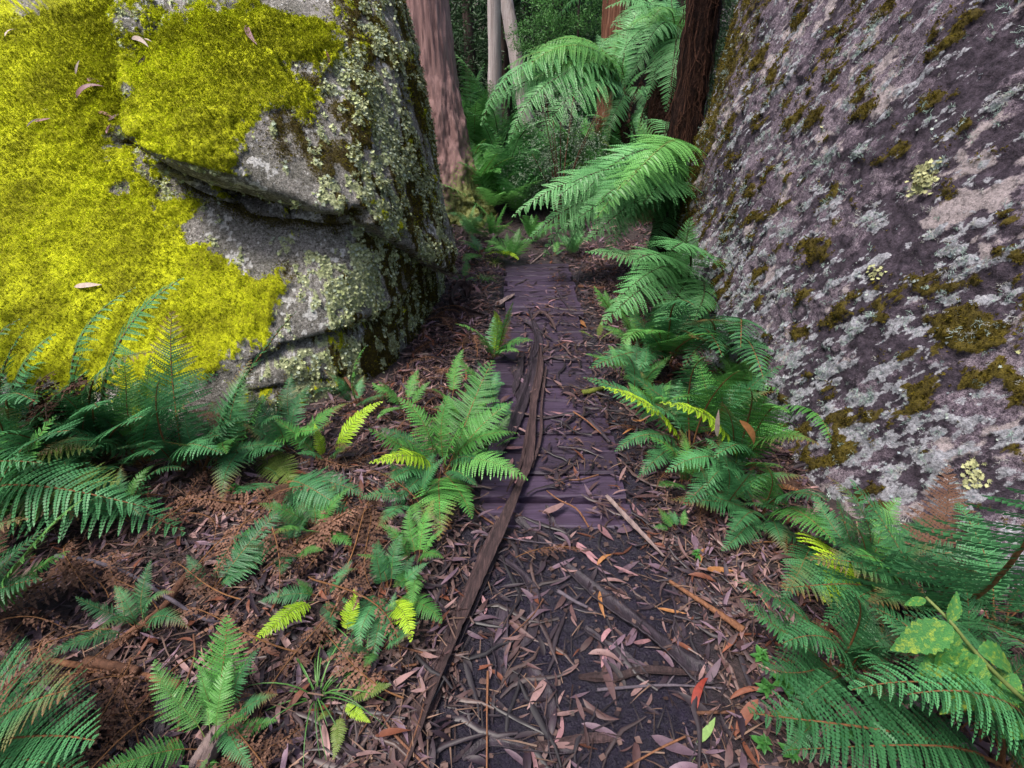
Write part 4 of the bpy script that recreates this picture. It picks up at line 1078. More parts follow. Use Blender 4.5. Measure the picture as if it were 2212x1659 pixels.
for i, (px, py, c, lb) in enumerate(UG):
    Y = 5.5 + (480 - py) * 0.019 + random.uniform(-.1, .15)
    b = yp(px, py, Y); b.z = gz(b.x, b.y)
    rosette(lb, b, random.randint(11, 15), random.uniform(.7, 1.0) if py < 440 else random.uniform(.28, .4), (25, 75), SHIELD if c != 's' else SOFT, c, 'thicket_fern', 'thicket ferns beyond the boardwalk', sub=False, alt='o' if random.random() < .4 else 'l')
fern('low yellow-green fern by the far left corner of the boardwalk', (1045, 560), [(990, 520, .25, 'l', 2), (1075, 505, .25, 'g', 1), (1000, 565, .12, 'l', 1), (1090, 540, .2, 'l', 2), (1120, 560, .1, 'y', 1)])
fern('little fern at the bark-covered foot of the left boulder', (1000, 620), [(1010, 560, .18, 'g', 1), (985, 590, .15, 'g', 2), (1030, 600, .08, 'g', 2)])
fern('pair of tiny fronds in the litter behind the boardwalk end', (1195, 560), [(1170, 545, .1, 'g', 1), (1225, 540, .12, 'l', 2), (1205, 520, .14, 'g', 1)])
fern('small arching fern on the bank beyond the boardwalk', (1085, 470), [(1060, 440, .2, 's', 2), (1120, 440, .2, 's', 2), (1140, 470, .1, 's', 1)], col='g')
# ================================================================== fallen gum leaves
def gum_leaf(seed, seg=9, falc=0.35, curl=0.25, wid=0.085, fold=0.25, twist=0.3):
    """a sickle-shaped leaf of length 1 along y, two panels either side of the midrib"""
    r = np.random.default_rng(seed)
    V, A = [], []
    x = y = z = 0.0
    a0 = -falc / 2; el0 = curl / 2
    for i in range(seg + 1):
        t = i / seg
        w = wid * (math.sin(math.pi * min(1, t * 1.02) ** 0.8) ** 0.75 if 0 < t < 1 else 0.06) * r.uniform(.95, 1.05)
        an = a0 + falc * t; el = el0 - curl * t
        S = np.array([math.cos(an), -math.sin(an) * 0 - math.sin(an), 0])
        tw = twist * (t - .4)
        c = np.array([x, y, z])
        n = np.array([0, 0, 1.0])
        V += [c - S * w * math.cos(tw) + n * (fold * w - w * math.sin(tw)), c, c + S * w * math.cos(tw) + n * (fold * w + w * math.sin(tw))]
        A += [(t, .5, .0, 1)] * 3
        x += math.sin(an) / seg * math.cos(el); y += math.cos(an) / seg * math.cos(el); z += math.sin(el) / seg
    F = []
    for i in range(seg):
        b = i * 3
        F += [(b, b + 1, b + 4, b + 3), (b + 1, b + 2, b + 5, b + 4)]
    V = np.array(V); V -= V.mean(0)
    return V, np.array(F), np.array(A)
GUM = [gum_leaf(s, falc=f, curl=c, wid=w, fold=fo, twist=tw) for s, f, c, w, fo, tw in
       ((1, .3, .2, .075, .3, .3), (2, .8, .5, .09, .2, .6), (3, -.5, .3, .07, .4, -.4), (4, 1.1, .8, .08, .3, .9), (5, .1, .6, .10, .1, .2), (6, -.9, -.4, .085, -.3, .5), (7, .5, -.7, .095, -.4, -.8), (8, -.2, 1.1, .11, .5, 1.0), (9, .9, .1, .06, .6, .2), (10, -.3, -.2, .13, .2, .3))]
GUM_ME = [np_mesh('fallen_leaf', v, f, {'leaf': a}) for v, f, a in GUM]
LC = {'tan': (0.24, 0.142, 0.138), 'brown': (0.086, 0.045, 0.046), 'mauve': (0.140, 0.088, 0.118), 'dark': (0.030, 0.018, 0.027), 'rusty': (0.16, 0.055, 0.032), 'pink': (0.29, 0.150, 0.165), 'red': (0.30, 0.045, 0.03), 'orange': (0.34, 0.15, 0.055), 'pale': (0.44, 0.34, 0.30), 'green': (0.20, 0.32, 0.10)}
LM = {}
for k, c in LC.items():
    m, nt, out = mat_new('leaf_' + k)
    oc = objcoord(nt)
    oi = nt.nodes.new('ShaderNodeObjectInfo')
    n1 = noise_n(nt, oc, 6, 5, 0.7); n2 = noise_n(nt, oc, 30, 3, 0.7)
    cc = mixc(nt, ramp(nt, n1, [(0.35, (0,) * 3), (0.7, (0.7,) * 3)]), c, tuple(q * .45 for q in c))
    cc = mixc(nt, ramp(nt, n2, [(0.62, (0,) * 3), (0.70, (0.8,) * 3)]), cc, tuple(q * .3 for q in c))
    hv = nt.nodes.new('ShaderNodeHueSaturation'); nt.links.new(cc, hv.inputs['Color'])
    nt.links.new(math_n(nt, 'ADD', math_n(nt, 'MULTIPLY', oi.outputs['Random'], .6), .7), hv.inputs['Value'])
    p = principled(nt, None, hv.outputs[0], 0.55, 0.35)
    t = nt.nodes.new('ShaderNodeBsdfTranslucent'); nt.links.new(hv.outputs[0], t.inputs[0])
    mx = nt.nodes.new('ShaderNodeMixShader'); mx.inputs[0].default_value = .12
    nt.links.new(p.outputs[0], mx.inputs[1]); nt.links.new(t.outputs[0], mx.inputs[2]); nt.links.new(mx.outputs[0], out.inputs[0])
    LM[k] = m
def surf_z(x, y):
    """top of whatever lies at (x, y): plank or soil"""
    z = ground_z(np.asarray(x), np.asarray(y))
    on = (np.abs(np.asarray(x) - 0.19) < 0.31) & (np.asarray(y) > 1.5) & (np.asarray(y) < 4.86)
    return np.where(on, np.maximum(z, 0.006), z)
def clear_of_rock(P):
    """keeps points that are not inside a boulder"""
    ok = np.ones(len(P), bool)
    for C, pl in ((CL, lower), (CR, rplanes)):
        inside = np.ones(len(P), bool)
        for pt, n in pl:
            n = np.array(n, float); n /= np.linalg.norm(n)
            inside &= ((P - np.array(pt)) @ n) < -0.02
        ok &= ~inside
    return ok
def litter_density(x, y):
    d = np.abs(x - path_x(y))
    base = 0.20 + 0.80 * sstep(0.22, 0.55, d + 0.15 * fbm(np.stack([x, y, 0 * x], 1), 2.2, 3, seed=201))
    walk_ = (y > 1.5) & (y < 4.9)
    right = sstep(0.12, 0.45, x - 0.13)
    base = np.where(walk_ & (d < .33), 0.03 + 0.25 * right + .22 * sstep(.1, .4, fbm(np.stack([x, y, 0 * x], 1), 4, 3, seed=203)), base)
    return base
def scatter_xy(n, xr, yr, dens=True):
    out = []
    tot = 0
    while tot < n:
        x = RNG.uniform(*xr, n); y = RNG.uniform(*yr, n)
        keep = np.ones(n, bool) if not dens else RNG.random(n) < litter_density(x, y)
        P = np.stack([x, y, surf_z(x, y)], 1)[keep]
        P = P[clear_of_rock(P + np.array([0, 0, .05]))]
        out.append(P); tot += len(P)
    return np.concatenate(out)[:n]
def leaf_mass(name, n, size, xr, yr, tints, mat, zr=(0.0, 0.03), tilt=0.3, protos=None):
    P = scatter_xy(n, xr, yr)
    V_, F_, C_ = [], [], []; off = 0
    protos = protos or [(gum_leaf(40 + s, seg=4, falc=random.uniform(-1, 1), curl=random.uniform(-.8, .8), wid=random.uniform(.06, .12), twist=random.uniform(-.8, .8))) for s in range(8)]
    d = np.abs(P[:, 0] - path_x(P[:, 1]))
    wet = 1 - 0.35 * (1 - sstep(.2, .6, d))
    tilt_k = np.where(d < 0.35, .4, 1.0)
    for k, pr in enumerate(protos):
        sel = np.arange(k, len(P), len(protos))
        NN = np.array([[0, 0, 1.0]]) + RNG.normal(size=(len(sel), 3)) * tilt * tilt_k[sel][:, None]
        M = frames(NN, RNG.uniform(0, 6.28, len(sel)), RNG.uniform(*size, len(sel)))
        pos = P[sel] + np.array([0, 0, 1.0]) * (RNG.uniform(*zr, len(sel)) * tilt_k[sel])[:, None] + np.array([0, 0, .004])
        W, G = stamp(pr[0], pr[1], M, pos)
        t = np.array(tints)[RNG.integers(0, len(tints), len(sel))] * (RNG.uniform(.6, 1.25, len(sel)) * wet[sel])[:, None]
        V_.append(W); F_.append(G + off); C_.append(np.repeat(t, len(pr[0]), 0)); off += len(W)
    o = link(name, np_mesh(name, np.concatenate(V_), np.concatenate(F_), {'tint': np.concatenate(C_)}), mat)
    tag(o, kind='stuff')
    return o
M_LITTER = tint_mat('leaf_litter', 0.6, 0.3, 0.1, 25)
T_LEAF = [LC['tan'], LC['brown'], LC['brown'], LC['mauve'], LC['mauve'], LC['dark'], LC['dark'], LC['dark'], LC['brown'], LC['rusty'], LC['tan']]
T_FAR = [LC['tan'], LC['brown'], LC['brown'], LC['mauve'], LC['dark']]
o = leaf_mass('leaf_litter', 15500, (.025, .105), (-2.3, 2.0), (0.35, 5.6), T_LEAF, M_LITTER)
o['label'] = 'thick litter of brown and mauve gum leaves over the forest floor'
o = leaf_mass('far_leaf_litter', 5000, (.06, .13), (-2.5, 3.0), (5.0, 9.5), T_FAR, M_LITTER)
o['label'] = 'brown litter on the slope beyond the boardwalk'
# fine fragments: fibres, needles, crumbs
needle = (np.array([(-.02, -.5, 0), (.02, -.5, 0.01), (.03, .0, .06), (-.01, .0, .06), (0.01, .5, 0)]), np.array([(0, 1, 2), (0, 2, 3), (3, 2, 4)]))
o = leaf_mass('litter_fibres', 16000, (.025, .11), (-2.2, 1.9), (0.35, 5.2), [(0.09, 0.05, 0.04), (0.05, 0.028, 0.026), (0.20, 0.12, 0.085), (0.025, 0.016, 0.02)], M_LITTER, (0, .03), .25, [needle])
o['label'] = 'fine bark fibres and stalks mixed through the litter'
chip = (np.array([(-.5, -.3, 0), (.4, -.4, .1), (.55, .3, 0), (-.2, .45, .12)]), np.array([(0, 1, 2), (0, 2, 3)]))
o = leaf_mass('litter_crumbs', 14000, (.006, .022), (-2.0, 1.8), (0.35, 5.0), [(0.08, 0.045, 0.04), (0.03, 0.018, 0.022), (0.15, 0.09, 0.08)], M_LITTER, (0, .02), .4, [chip])
o['label'] = 'crumbs of bark and leaf on the mud and planks'

# shreds of wet black bark trodden into the mud and litter
shreds = []
for q in range(7):
    rr = np.random.default_rng(400 + q); x = 0.0; V = []
    for j in range(6):
        w = .035 * (1 - abs(j - 2.5) / 3.2) + .006
        V += [(x - w, j / 5 - .5, rr.uniform(0, .02)), (x, j / 5 - .5, rr.uniform(.01, .05)), (x + w * rr.uniform(.6, 1.3), j / 5 - .5, rr.uniform(0, .02))]; x += rr.normal(0, .05)
    F = []
    for j in range(5): F += [(3 * j, 3 * j + 1, 3 * j + 4, 3 * j + 3), (3 * j + 1, 3 * j + 2, 3 * j + 5, 3 * j + 4)]
    shreds.append((np.array(V), np.array(F)))
o = leaf_mass('bark_shreds', 1500, (.07, .26), (-1.0, 1.0), (0.35, 4.8), [(0.016, 0.011, 0.016), (0.030, 0.020, 0.026), (0.055, 0.034, 0.036), (0.10, 0.06, 0.055)], tint_mat('bark_shreds', 0.5, 0.45, 0.0, 60), (0, .012), .08, shreds)
o['label'] = 'shreds of wet dark bark trodden into mud and litter'
def lay_flat(o, c, nrm, ang, size):
    n = Vector(nrm).normalized()
    x = Vector((1, 0, 0)) - n * n.x; x.normalize(); y = n.cross(x)
    xd = x * math.cos(ang) + y * math.sin(ang); yd = n.cross(xd)
    M = Matrix(((xd.x, yd.x, n.x, 0), (xd.y, yd.y, n.y, 0), (xd.z, yd.z, n.z, 0), (0, 0, 0, 1))) @ Matrix.Diagonal((size, size, size, 1))
    M.translation = Vector(c)
    o.matrix_basis = M
def one_leaf(label, p0, p1, col, var, lift=0.008, group=None):
    """a leaf lying between two measured points on whatever is under them"""
    a, na = at(*p0); b, nb = at(*p1)
    n = (na + nb).normalized()
    o = link('fallen_leaf', GUM_ME[var % len(GUM_ME)], LM[col])
    y = (b - a); L = y.length; y.normalize(); n = (n - y * n.dot(y)).normalized(); x = y.cross(n)
    M = Matrix(((x.x, y.x, n.x, 0), (x.y, y.y, n.y, 0), (x.z, y.z, n.z, 0), (0, 0, 0, 1))) @ Matrix.Diagonal((L, L, L, 1))
    M.translation = (a + b) / 2 + n * (lift + .06 * L)
    o.matrix_basis = M
    tag(o, label, 'leaf', group)
    return o
SINGLE = [
 ('long pink sickle leaf lying across the moss beside a brown tuft', (160, 208), (228, 186), 'pink', 3), ('short tan leaf above the pink sickle leaf on the moss', (190, 174), (222, 178), 'tan', 0),
 ('slim pale leaf pointing up on the moss near the left edge', (165, 162), (174, 132), 'pale', 0), ('pale leaf lying left of the mossy ledge block', (288, 82), (327, 104), 'pale', 1), ('small pale leaf end tucked at the top corner of the ledge block', (312, 86), (330, 94), 'pale', 4),
 ('small mauve leaf against the left side of the ledge block', (296, 140), (312, 118), 'mauve', 2), ('bright pink leaf standing on the top edge of the ledge block', (531, 60), (556, 104), 'pink', 2),
 ('orange forked leaf stuck on the brown moss of the boulder flank', (704, 112), (712, 148), 'rusty', 0), ('brown leaf at the tip of the mossy ledge', (210, 242), (250, 260), 'rusty', 1), ('pinkish leaf hanging below the mossy ledge tip', (228, 290), (240, 268), 'pink', 6),
 ('tan leaf pressed against the ledge tip', (234, 262), (260, 248), 'tan', 4), ('thin mauve leaf on a bare grey spot of the moss wall', (60, 276), (92, 258), 'mauve', 8), ('second leaf on the bare grey spot of the moss wall', (78, 268), (114, 260), 'pink', 2),
 ('pale leaf at the upper left corner of the moss wall', (10, 80), (42, 66), 'pale', 3), ('cream leaf lying level on the moss above the ferns', (162, 620), (223, 616), 'pale', 4),
 ('bright red curved leaf on the mud near the bottom right', (1492, 1545), (1530, 1462), 'red', 1), ('orange leaf beside the right mud edge', (1286, 1222), (1322, 1200), 'orange', 1), ('buff-orange leaf lying by the dark bark slab', (1420, 1320), (1484, 1332), 'orange', 2),
 ('curled orange leaf standing up in the right litter', (1502, 1225), (1535, 1185), 'orange', 3), ('pink leaf lying beside the path right of the planks', (1286, 1110), (1328, 1108), 'pink', 4), ('green leaf fallen at the bottom right of the mud', (1508, 1612), (1546, 1556), 'green', 9),
 ('second green leaf fallen at the bottom edge of the mud', (1488, 1655), (1504, 1630), 'green', 4), ('broad pinkish leaf lying over grey bark beside the fern', (415, 1480), (490, 1410), 'pale', 9), ('large mauve leaf among grass stems', (560, 1565), (645, 1545), 'mauve', 9),
 ('pale leaf on the black mud centre left', (1015, 1345), (1080, 1340), 'mauve', 1), ('long curved leaf on the mud right of the main bark strip', (1200, 1150), (1235, 1195), 'mauve', 3), ('broad reddish leaf on the mud near the right litter', (1290, 1140), (1325, 1175), 'pink', 9),
 ('narrow orange-rimmed leaf lying across the dark slab', (1292, 1280), (1305, 1340), 'orange', 2), ('long tan leaf arched across the lower right mud', (1270, 1405), (1350, 1440), 'tan', 3), ('upright mauve leaf below the arched tan leaf', (1295, 1412), (1325, 1480), 'mauve', 0),
 ('big brown leaf at the bottom right edge of the mud', (1405, 1600), (1510, 1640), 'mauve', 9), ('yellow slip of leaf on a dark plank', (1222, 850), (1252, 858), 'orange', 0), ('white sliver of leaf on the near plank', (1150, 988), (1195, 990), 'pale', 8),
 ('orange leaf at the right edge of the far planks', (1250, 695), (1268, 710), 'orange', 4), ('curved mauve leaf on the near plank', (1210, 965), (1250, 970), 'mauve', 2), ('twisted mauve leaf hanging over the last plank', (1155, 1005), (1185, 1045), 'mauve', 6),
 ('pale leaf on the litter bank beneath the boulder foot', (912, 875), (950, 892), 'pale', 5), ('pink leaf on the leaf bank left of the planks', (830, 860), (855, 840), 'pink', 4), ('red leaf on the leaf bank left of the planks', (870, 860), (905, 852), 'red', 0)]
for i, (lb, a, b, c, v) in enumerate(SINGLE):
    one_leaf(lb, a, b, c, v)
# two leaves caught on fern fronds
for lb, a, b, k, c, v in [('whitish leaf hanging upright on the fern below the grey boulder', (1548, 945), (1552, 885), -1.62, 'pale', 0), ('orange leaf dangling beside the whitish one on the fern', (1605, 905), (1632, 962), -1.55, 'orange', 1)]:
    A_, B_ = put(*a, k), put(*b, k)
    o = link('fallen_leaf', GUM_ME[v], LM[c]); lay(o, (A_ + B_) / 2, (A_ + B_) / 2 + (B_ - A_), (0, -1, .3)); tag(o, lb, 'leaf')
# the other leaves that show one by one
ZONES = [('lying flat on the black mud path', 'gum leaves on the mud path', 70, (-.22, .55), (.42, 1.6), ['mauve', 'mauve', 'tan', 'brown', 'dark', 'pink']),
         ('lying on the boardwalk planks', 'gum leaves on the planks', 36, (-.05, .5), (1.65, 4.6), ['mauve', 'tan', 'pink', 'brown']),
         ('in the litter between the mud path and the left ferns', 'gum leaves left of the mud path', 60, (-1.2, -.2), (.5, 1.7), ['tan', 'brown', 'mauve', 'rusty', 'dark']),
         ('in the litter under the ferns right of the path', 'gum leaves right of the path', 50, (.55, 1.25), (.55, 2.2), ['tan', 'brown', 'mauve', 'rusty', 'orange']),
         ('on the leaf bank between mossy boulder and boardwalk', 'gum leaves on the leaf bank', 22, (-.7, -.1), (1.9, 4.2), ['pink', 'tan', 'rusty', 'mauve'])]
for where, grp, n, xr, yr, cols in ZONES:
    P = scatter_xy(n, xr, yr, dens=False)
    for j, p in enumerate(P):
        c = cols[j % len(cols)]
        s = random.uniform(.07, .125)
        o = link('fallen_leaf', GUM_ME[random.randrange(10)], LM[c])
        flat = 'flat' in where or 'planks' in where
        nrm = Vector((random.gauss(0, .10 if flat else .3), random.gauss(0, .10 if flat else .3), 1))
        lay_flat(o, (p[0], p[1], p[2] + (.012 if flat else .03)), nrm, random.uniform(0, 6.28), s)
        tag(o, {'mauve': 'mauve-grey', 'tan': 'tan', 'pink': 'pinkish', 'brown': 'brown', 'dark': 'blackened', 'rusty': 'rust-red', 'orange': 'orange'}[c] + ' gum leaf ' + where, 'leaf', grp + ', ' + c)

# ================================================================== bark strips, sticks
M_BARK = rough_mat('bark_strip', (0.014, 0.008, 0.009), (0.046, 0.026, 0.028), 20, 0.7, 0.35, 1.0, 0.006, (6, .5, 6), c3=(0.10, 0.058, 0.056), objvary=.5)
M_BARKB = rough_mat('wet_black_bark', (0.008, 0.006, 0.009), (0.026, 0.018, 0.026), 14, 0.5, 0.45, 1.0, 0.004, (5, .5, 5), c3=(0.05, 0.036, 0.05), objvary=.4)
M_BARKG = rough_mat('grey_bark', (0.07, 0.05, 0.052), (0.17, 0.125, 0.12), 12, 0.8, 0.2, .8, 0.004, (4, .6, 4), c3=(0.25, 0.19, 0.17), objvary=.3)
M_STICK = rough_mat('brown_stick', (0.05, 0.022, 0.014), (0.15, 0.07, 0.042), 30, 0.8, 0.25, .7, 0.003, (3, 1, 3), objvary=.5)
M_STICKO = rough_mat('split_orange_wood', (0.075, 0.030, 0.016), (0.24, 0.11, 0.058), 22, 0.75, 0.25, .7, 0.004, (5, .7, 5))
M_STICKP = rough_mat('purple_grey_twig', (0.04, 0.032, 0.042), (0.11, 0.09, 0.11), 40, 0.8, 0.25, .6, 0.003)
def smooth_line(pts, n):
    P = np.array([tuple(p) for p in pts], float)
    if len(P) == 2:
        return P[0] + np.linspace(0, 1, n)[:, None] * (P[1] - P[0])
    Q = np.vstack([2 * P[0] - P[1], P, 2 * P[-1] - P[-2]])
    out = []
    for q in np.linspace(0, len(P) - 1 - 1e-6, n):
        i = int(q); t = q - i
        p0, p1, p2, p3 = Q[i], Q[i + 1], Q[i + 2], Q[i + 3]
        out.append(.5 * ((2 * p1) + (p2 - p0) * t + (2 * p0 - 5 * p1 + 4 * p2 - p3) * t * t + (3 * p1 - p0 - 3 * p2 + p3) * t ** 3))
    return np.array(out)
def ribbon(pts, w, seed=0, n=40, trough=.5, thick=.004, up=None, taper=(.5, .25), ridges=.25):
    """a torn strip of stringy bark: grooved cross-section, frayed edges, real thickness"""
    r = np.random.default_rng(seed)
    C = smooth_line(pts, n)
    T = np.gradient(C, axis=0); T /= np.linalg.norm(T, axis=1, keepdims=True)
    U = np.tile(np.array([0, 0, 1.0]) if up is None else np.array(up, float), (n, 1))
    ph = r.uniform(0, 6, 3)
    m = 9
    top, bot = [], []
    gro = r.normal(0, 1, m)
    for i in range(n):
        t = i / (n - 1)
        env = min(1, taper[0] + (1 - taper[0]) * t / .12, taper[1] + (1 - taper[1]) * (1 - t) / .15)
        roll = .35 * math.sin(3 * t + ph[0]) + .2 * math.sin(9 * t + ph[1])
        S = np.cross(T[i], U[i]); S /= np.linalg.norm(S) + 1e-9; N = np.cross(S, T[i])
        S, N = S * math.cos(roll) + N * math.sin(roll), N * math.cos(roll) - S * math.sin(roll)
        wi = w * env * (1 + .12 * math.sin(11 * t + ph[2]) + r.normal(0, .05))
        for j in range(m):
            s = j / (m - 1) * 2 - 1
            h = trough * w * (s * s - .4) * .5 + ridges * w * .12 * (gro[j] + .5 * r.normal())
            p = C[i] + S * s * wi / 2 + N * h
            top.append(p); bot.append(p - N * thick)
    V = np.array(top + bot); k = n * m
    F = []
    for i in range(n - 1):
        for j in range(m - 1):
            a = i * m + j
            F.append((a, a + 1, a + m + 1, a + m)); F.append((k + a, k + a + m, k + a + m + 1, k + a + 1))
        a = i * m; F.append((a, a + m, k + a + m, k + a)); a = i * m + m - 1; F.append((a, k + a, k + a + m, a + m))
    for j in range(m - 1):
        F.append((j, k + j, k + j + 1, j + 1)); a = (n - 1) * m + j; F.append((a, a + 1, k + a + 1, k + a))
    return V, np.array(F)
def drape(px_pts, lift):
    out = []
    for p in px_pts:
        q = zp(p[0], p[1], 0.0)
        z = float(surf_z(np.array([q.x]), np.array([q.y]))[0])
        q = zp(p[0], p[1], z + lift + (p[2] if len(p) > 2 else 0))
        out.append(q)
    return out
def strip(label, pts, w, mat, seed, lift=.012, trough=.5, cat='bark', n=40, thick=.004, group='strips of fallen bark', **kw):
    P = drape(pts, lift)
    b = P[0].copy()
    V, F = ribbon(P, w, seed, n, trough, thick, **kw)
    o = link('bark_strip', np_mesh('bark_strip', V - np.array(b), F), mat)
    o.location = b
    tag(o, label, cat, group)
    return o
def stick(label, pts, r0, r1, mat, seed, lift=None, name='stick', cat='stick', n=40, group='fallen sticks and twigs', bumpy=.18, twigs=()):
    P = drape(pts, (r0 if lift is None else lift))
    b = P[0].copy()
    C = smooth_line([p - b for p in P], n)
    V, F = trunk_geo(C, np.linspace(r0, r1, n), seg=8, ring=n, rough=bumpy, seed=seed, vs=9)
    cap0 = np.array([[0, i + 1, i] for i in range(1, 7)])
    o = link(name, np_mesh(name, V, F + [cap0]), mat); o.location = b
    tag(o, label, cat, group)
    for tp in twigs:
        Q = [p - b for p in drape(tp, r1 * 1.5)]
        V2, F2 = trunk_geo(smooth_line(Q, 12), np.linspace(r1 * .9, r1 * .4, 12), seg=6, ring=12, rough=.2, seed=seed + 3, vs=9)
        link('side_twig', np_mesh('side_twig', V2, F2), mat, o)
    return o
strip('long brown bark ribbon running down the left of the mud towards the viewer', [(1122, 1050, .03), (1060, 1190, .02), (1001, 1326, .01), (943, 1458, .01), (862, 1656, 0), (840, 1700, 0)], .044, M_BARK, 1, .02, taper=(.6, .4), n=60)
strip('bark ribbon lying along the middle of the boardwalk', [(1167, 745), (1166, 799), (1153, 866), (1149, 933), (1141, 1000), (1112, 1072)], .040, M_BARK, 2, .025, n=60, taper=(.3, .8))
strip('darker bark ribbon crossing the boardwalk to its left edge', [(1142, 669), (1163, 733), (1156, 783), (1137, 849), (1114, 909), (1068, 1000)], .052, M_BARKB, 3, .018, n=60, taper=(.2, .4))
for i, (lb, pts, w) in enumerate([('thin bark strand beside the ribbon at the plank edge', [(1180, 790), (1170, 870), (1168, 940), (1150, 1010)], .014), ('thin strand of bark left of the crossing ribbon', [(1150, 740), (1142, 800), (1118, 870), (1085, 940)], .016), ('frayed bark strand trailing off the ribbon onto the near planks', [(1160, 850), (1140, 930), (1125, 1000), (1095, 1060)], .018),
                                  ('stringy bark strand lying right of the long ribbon', [(1080, 1180), (1035, 1290), (985, 1400), (950, 1480)], .012), ('frayed bark strand lying left of the long ribbon', [(1075, 1120), (1020, 1240), (965, 1370), (915, 1490)], .014)]):
    strip(lb, pts, w, (M_BARK, M_BARKB)[i % 2], 60 + i, .02, n=40)
strip('short bark ribbon tangled at the head of the strips on the planks', [(1130, 690), (1150, 705), (1158, 745), (1140, 790)], .035, M_BARKB, 4, .02)
strip('stringy bark hoop arching over the far planks', [(1148, 690), (1168, 672, .04), (1190, 690, .02), (1200, 712)], .022, M_BARK, 5, .02)
strip('bark scrap between the ribbons and the left plank ends', [(1128, 760), (1122, 800), (1110, 850)], .045, M_BARKB, 6)
strip('black bark slab lying left of the ribbons on the planks', [(1105, 790), (1128, 830), (1118, 868)], .05, M_BARKB, 7)
strip('black wet bark strip bent like an elbow on the mud', [(1067, 1197), (1126, 1238), (1155, 1289), (1152, 1362), (1122, 1403)], .034, M_BARKB, 8, .008)
strip('wide black bark slab pressed into the mud centre', [(1089, 1304), (1078, 1399), (1089, 1483)], .05, M_BARKB, 9, .006)
strip('black bark strip trailing to the bottom of the mud', [(1141, 1436), (1177, 1502), (1196, 1582), (1205, 1665)], .045, M_BARKB, 10, .006)
strip('broad dark bark slab lying diagonally on the right side of the mud', [(1214, 1216), (1309, 1296), (1397, 1362), (1489, 1436), (1540, 1475)], .062, M_BARKB, 11, .014, n=50)
strip('narrow black bark strip below the broad slab', [(1262, 1355), (1331, 1406), (1400, 1462)], .03, M_BARKB, 12, .01)
strip('thin level bark strip across the lower right mud', [(1250, 1462), (1330, 1462), (1400, 1447), (1526, 1458)], .026, M_BARK, 13, .012)
strip('short upright slab of dark bark in the right litter', [(1467, 1236), (1468, 1310), (1466, 1386)], .045, M_BARKB, 14, .01)
strip('thin tan bark splinter slanting down the right litter', [(1309, 1069), (1353, 1117), (1434, 1201)], .018, M_BARKG, 15, .02)
strip('dark bark strip crossing the bottom of the mud', [(1130, 1620), (1250, 1597), (1342, 1593)], .022, M_BARK, 16, .01)
strip('black bark splinters at the bottom centre', [(1000, 1640), (1060, 1600), (1140, 1615), (1240, 1625)], .025, M_BARKB, 17, .01)
strip('wide dark bark trough slanting through the left ferns', [(880, 1165), (800, 1250), (708, 1360), (610, 1430)], .06, M_BARK, 18, .02, trough=1.2, n=50)
strip('big grey curled bark trough beside the broad fern', [(556, 1500), (505, 1560), (460, 1620), (420, 1690)], .055, M_BARKG, 19, .03, trough=1.4)
strip('blackened bark blade upright in the left litter', [(356, 1495, .03), (342, 1590), (330, 1655)], .028, M_BARKB, 20, .02)
strip('black forked bark piece at the bottom left', [(288, 1580), (330, 1634), (390, 1656)], .045, M_BARKB, 21, .02)
strip('loose bark sheet in the litter left of the mud', [(700, 1440), (760, 1400), (830, 1370)], .04, M_BARKG, 22, .015)
strip('thin black bark lace on the upper mud', [(1110, 1110), (1150, 1150), (1190, 1180)], .03, M_BARKB, 23, .006)
strip('second black bark lace on the upper mud', [(1180, 1090), (1195, 1130), (1230, 1165)], .022, M_BARKB, 24, .006)
strip('narrow brown strip parallel to the long bark ribbon', [(985, 1400), (930, 1540), (880, 1640)], .02, M_BARK, 25, .012)
strip('brown bark band curled like a hoop at the foot of the mossy boulder', [(1014, 620, .10), (990, 616, .12), (976, 640, .10), (982, 664, .04), (1005, 674, .02), (1048, 680, .01)], .06, M_BARK, 26, .03, up=(-.5, -.6, .4), trough=.6)
strip('small bark tube lying beside the bark hoop', [(1012, 612, .08), (1008, 640, .05)], .06, M_BARK, 27, .03, trough=2.2)
strip('bark sheet on the leaf bank near the far left planks', [(1070, 660), (1095, 645), (1110, 635)], .05, M_BARKG, 28, .02)
stick('long slim purple-grey twig curving over the dry ferns', [(120, 1201, .06), (198, 1212, .07), (279, 1241, .07), (359, 1289, .06), (432, 1333, .04), (480, 1346, .02)], .0075, .005, M_STICKP, 1, .02, twigs=[[(198, 1212, .07), (213, 1262, .03), (215, 1272)]])
stick('long red-brown branch slanting through the dry ferns', [(128, 1509), (205, 1436), (279, 1370, .02), (348, 1318, .03), (403, 1245, .02), (477, 1194)], .015, .011, M_STICK, 2, .02)
stick('broken branch with a pale torn end in the lower left litter', [(77, 1421), (183, 1439, .02), (293, 1458, .02), (389, 1480, .01)], .008, .012, M_STICKO, 3, .025)
stick('bark-covered branch lying on the broken one', [(187, 1428, .02), (250, 1440, .03), (300, 1450, .03)], .014, .012, M_STICK, 4, .035)
stick('split orange branch in the litter right of the mud', [(1446, 1255), (1500, 1290, .01), (1560, 1330, .01), (1606, 1362, .01)], .006, .012, M_STICKO, 5, .02)
stick('level reddish stick behind the young ferns on the left', [(458, 1095), (540, 1088), (623, 1084)], .012, .008, M_STICK, 6, .02)
stick('thin forked twig lying on the lower right mud', [(1290, 1490), (1440, 1480), (1570, 1488)], .005, .003, M_STICKP, 7, .012, twigs=[[(1440, 1480), (1470, 1440), (1478, 1420)]])
stick('thin level stem at the bottom right litter', [(1500, 1540), (1600, 1538), (1700, 1541)], .005, .005, M_STICK, 8, .02)
stick('short dead stick on the mud right of centre', [(1205, 1276), (1240, 1298), (1270, 1312)], .008, .005, M_STICKP, 9, .01)
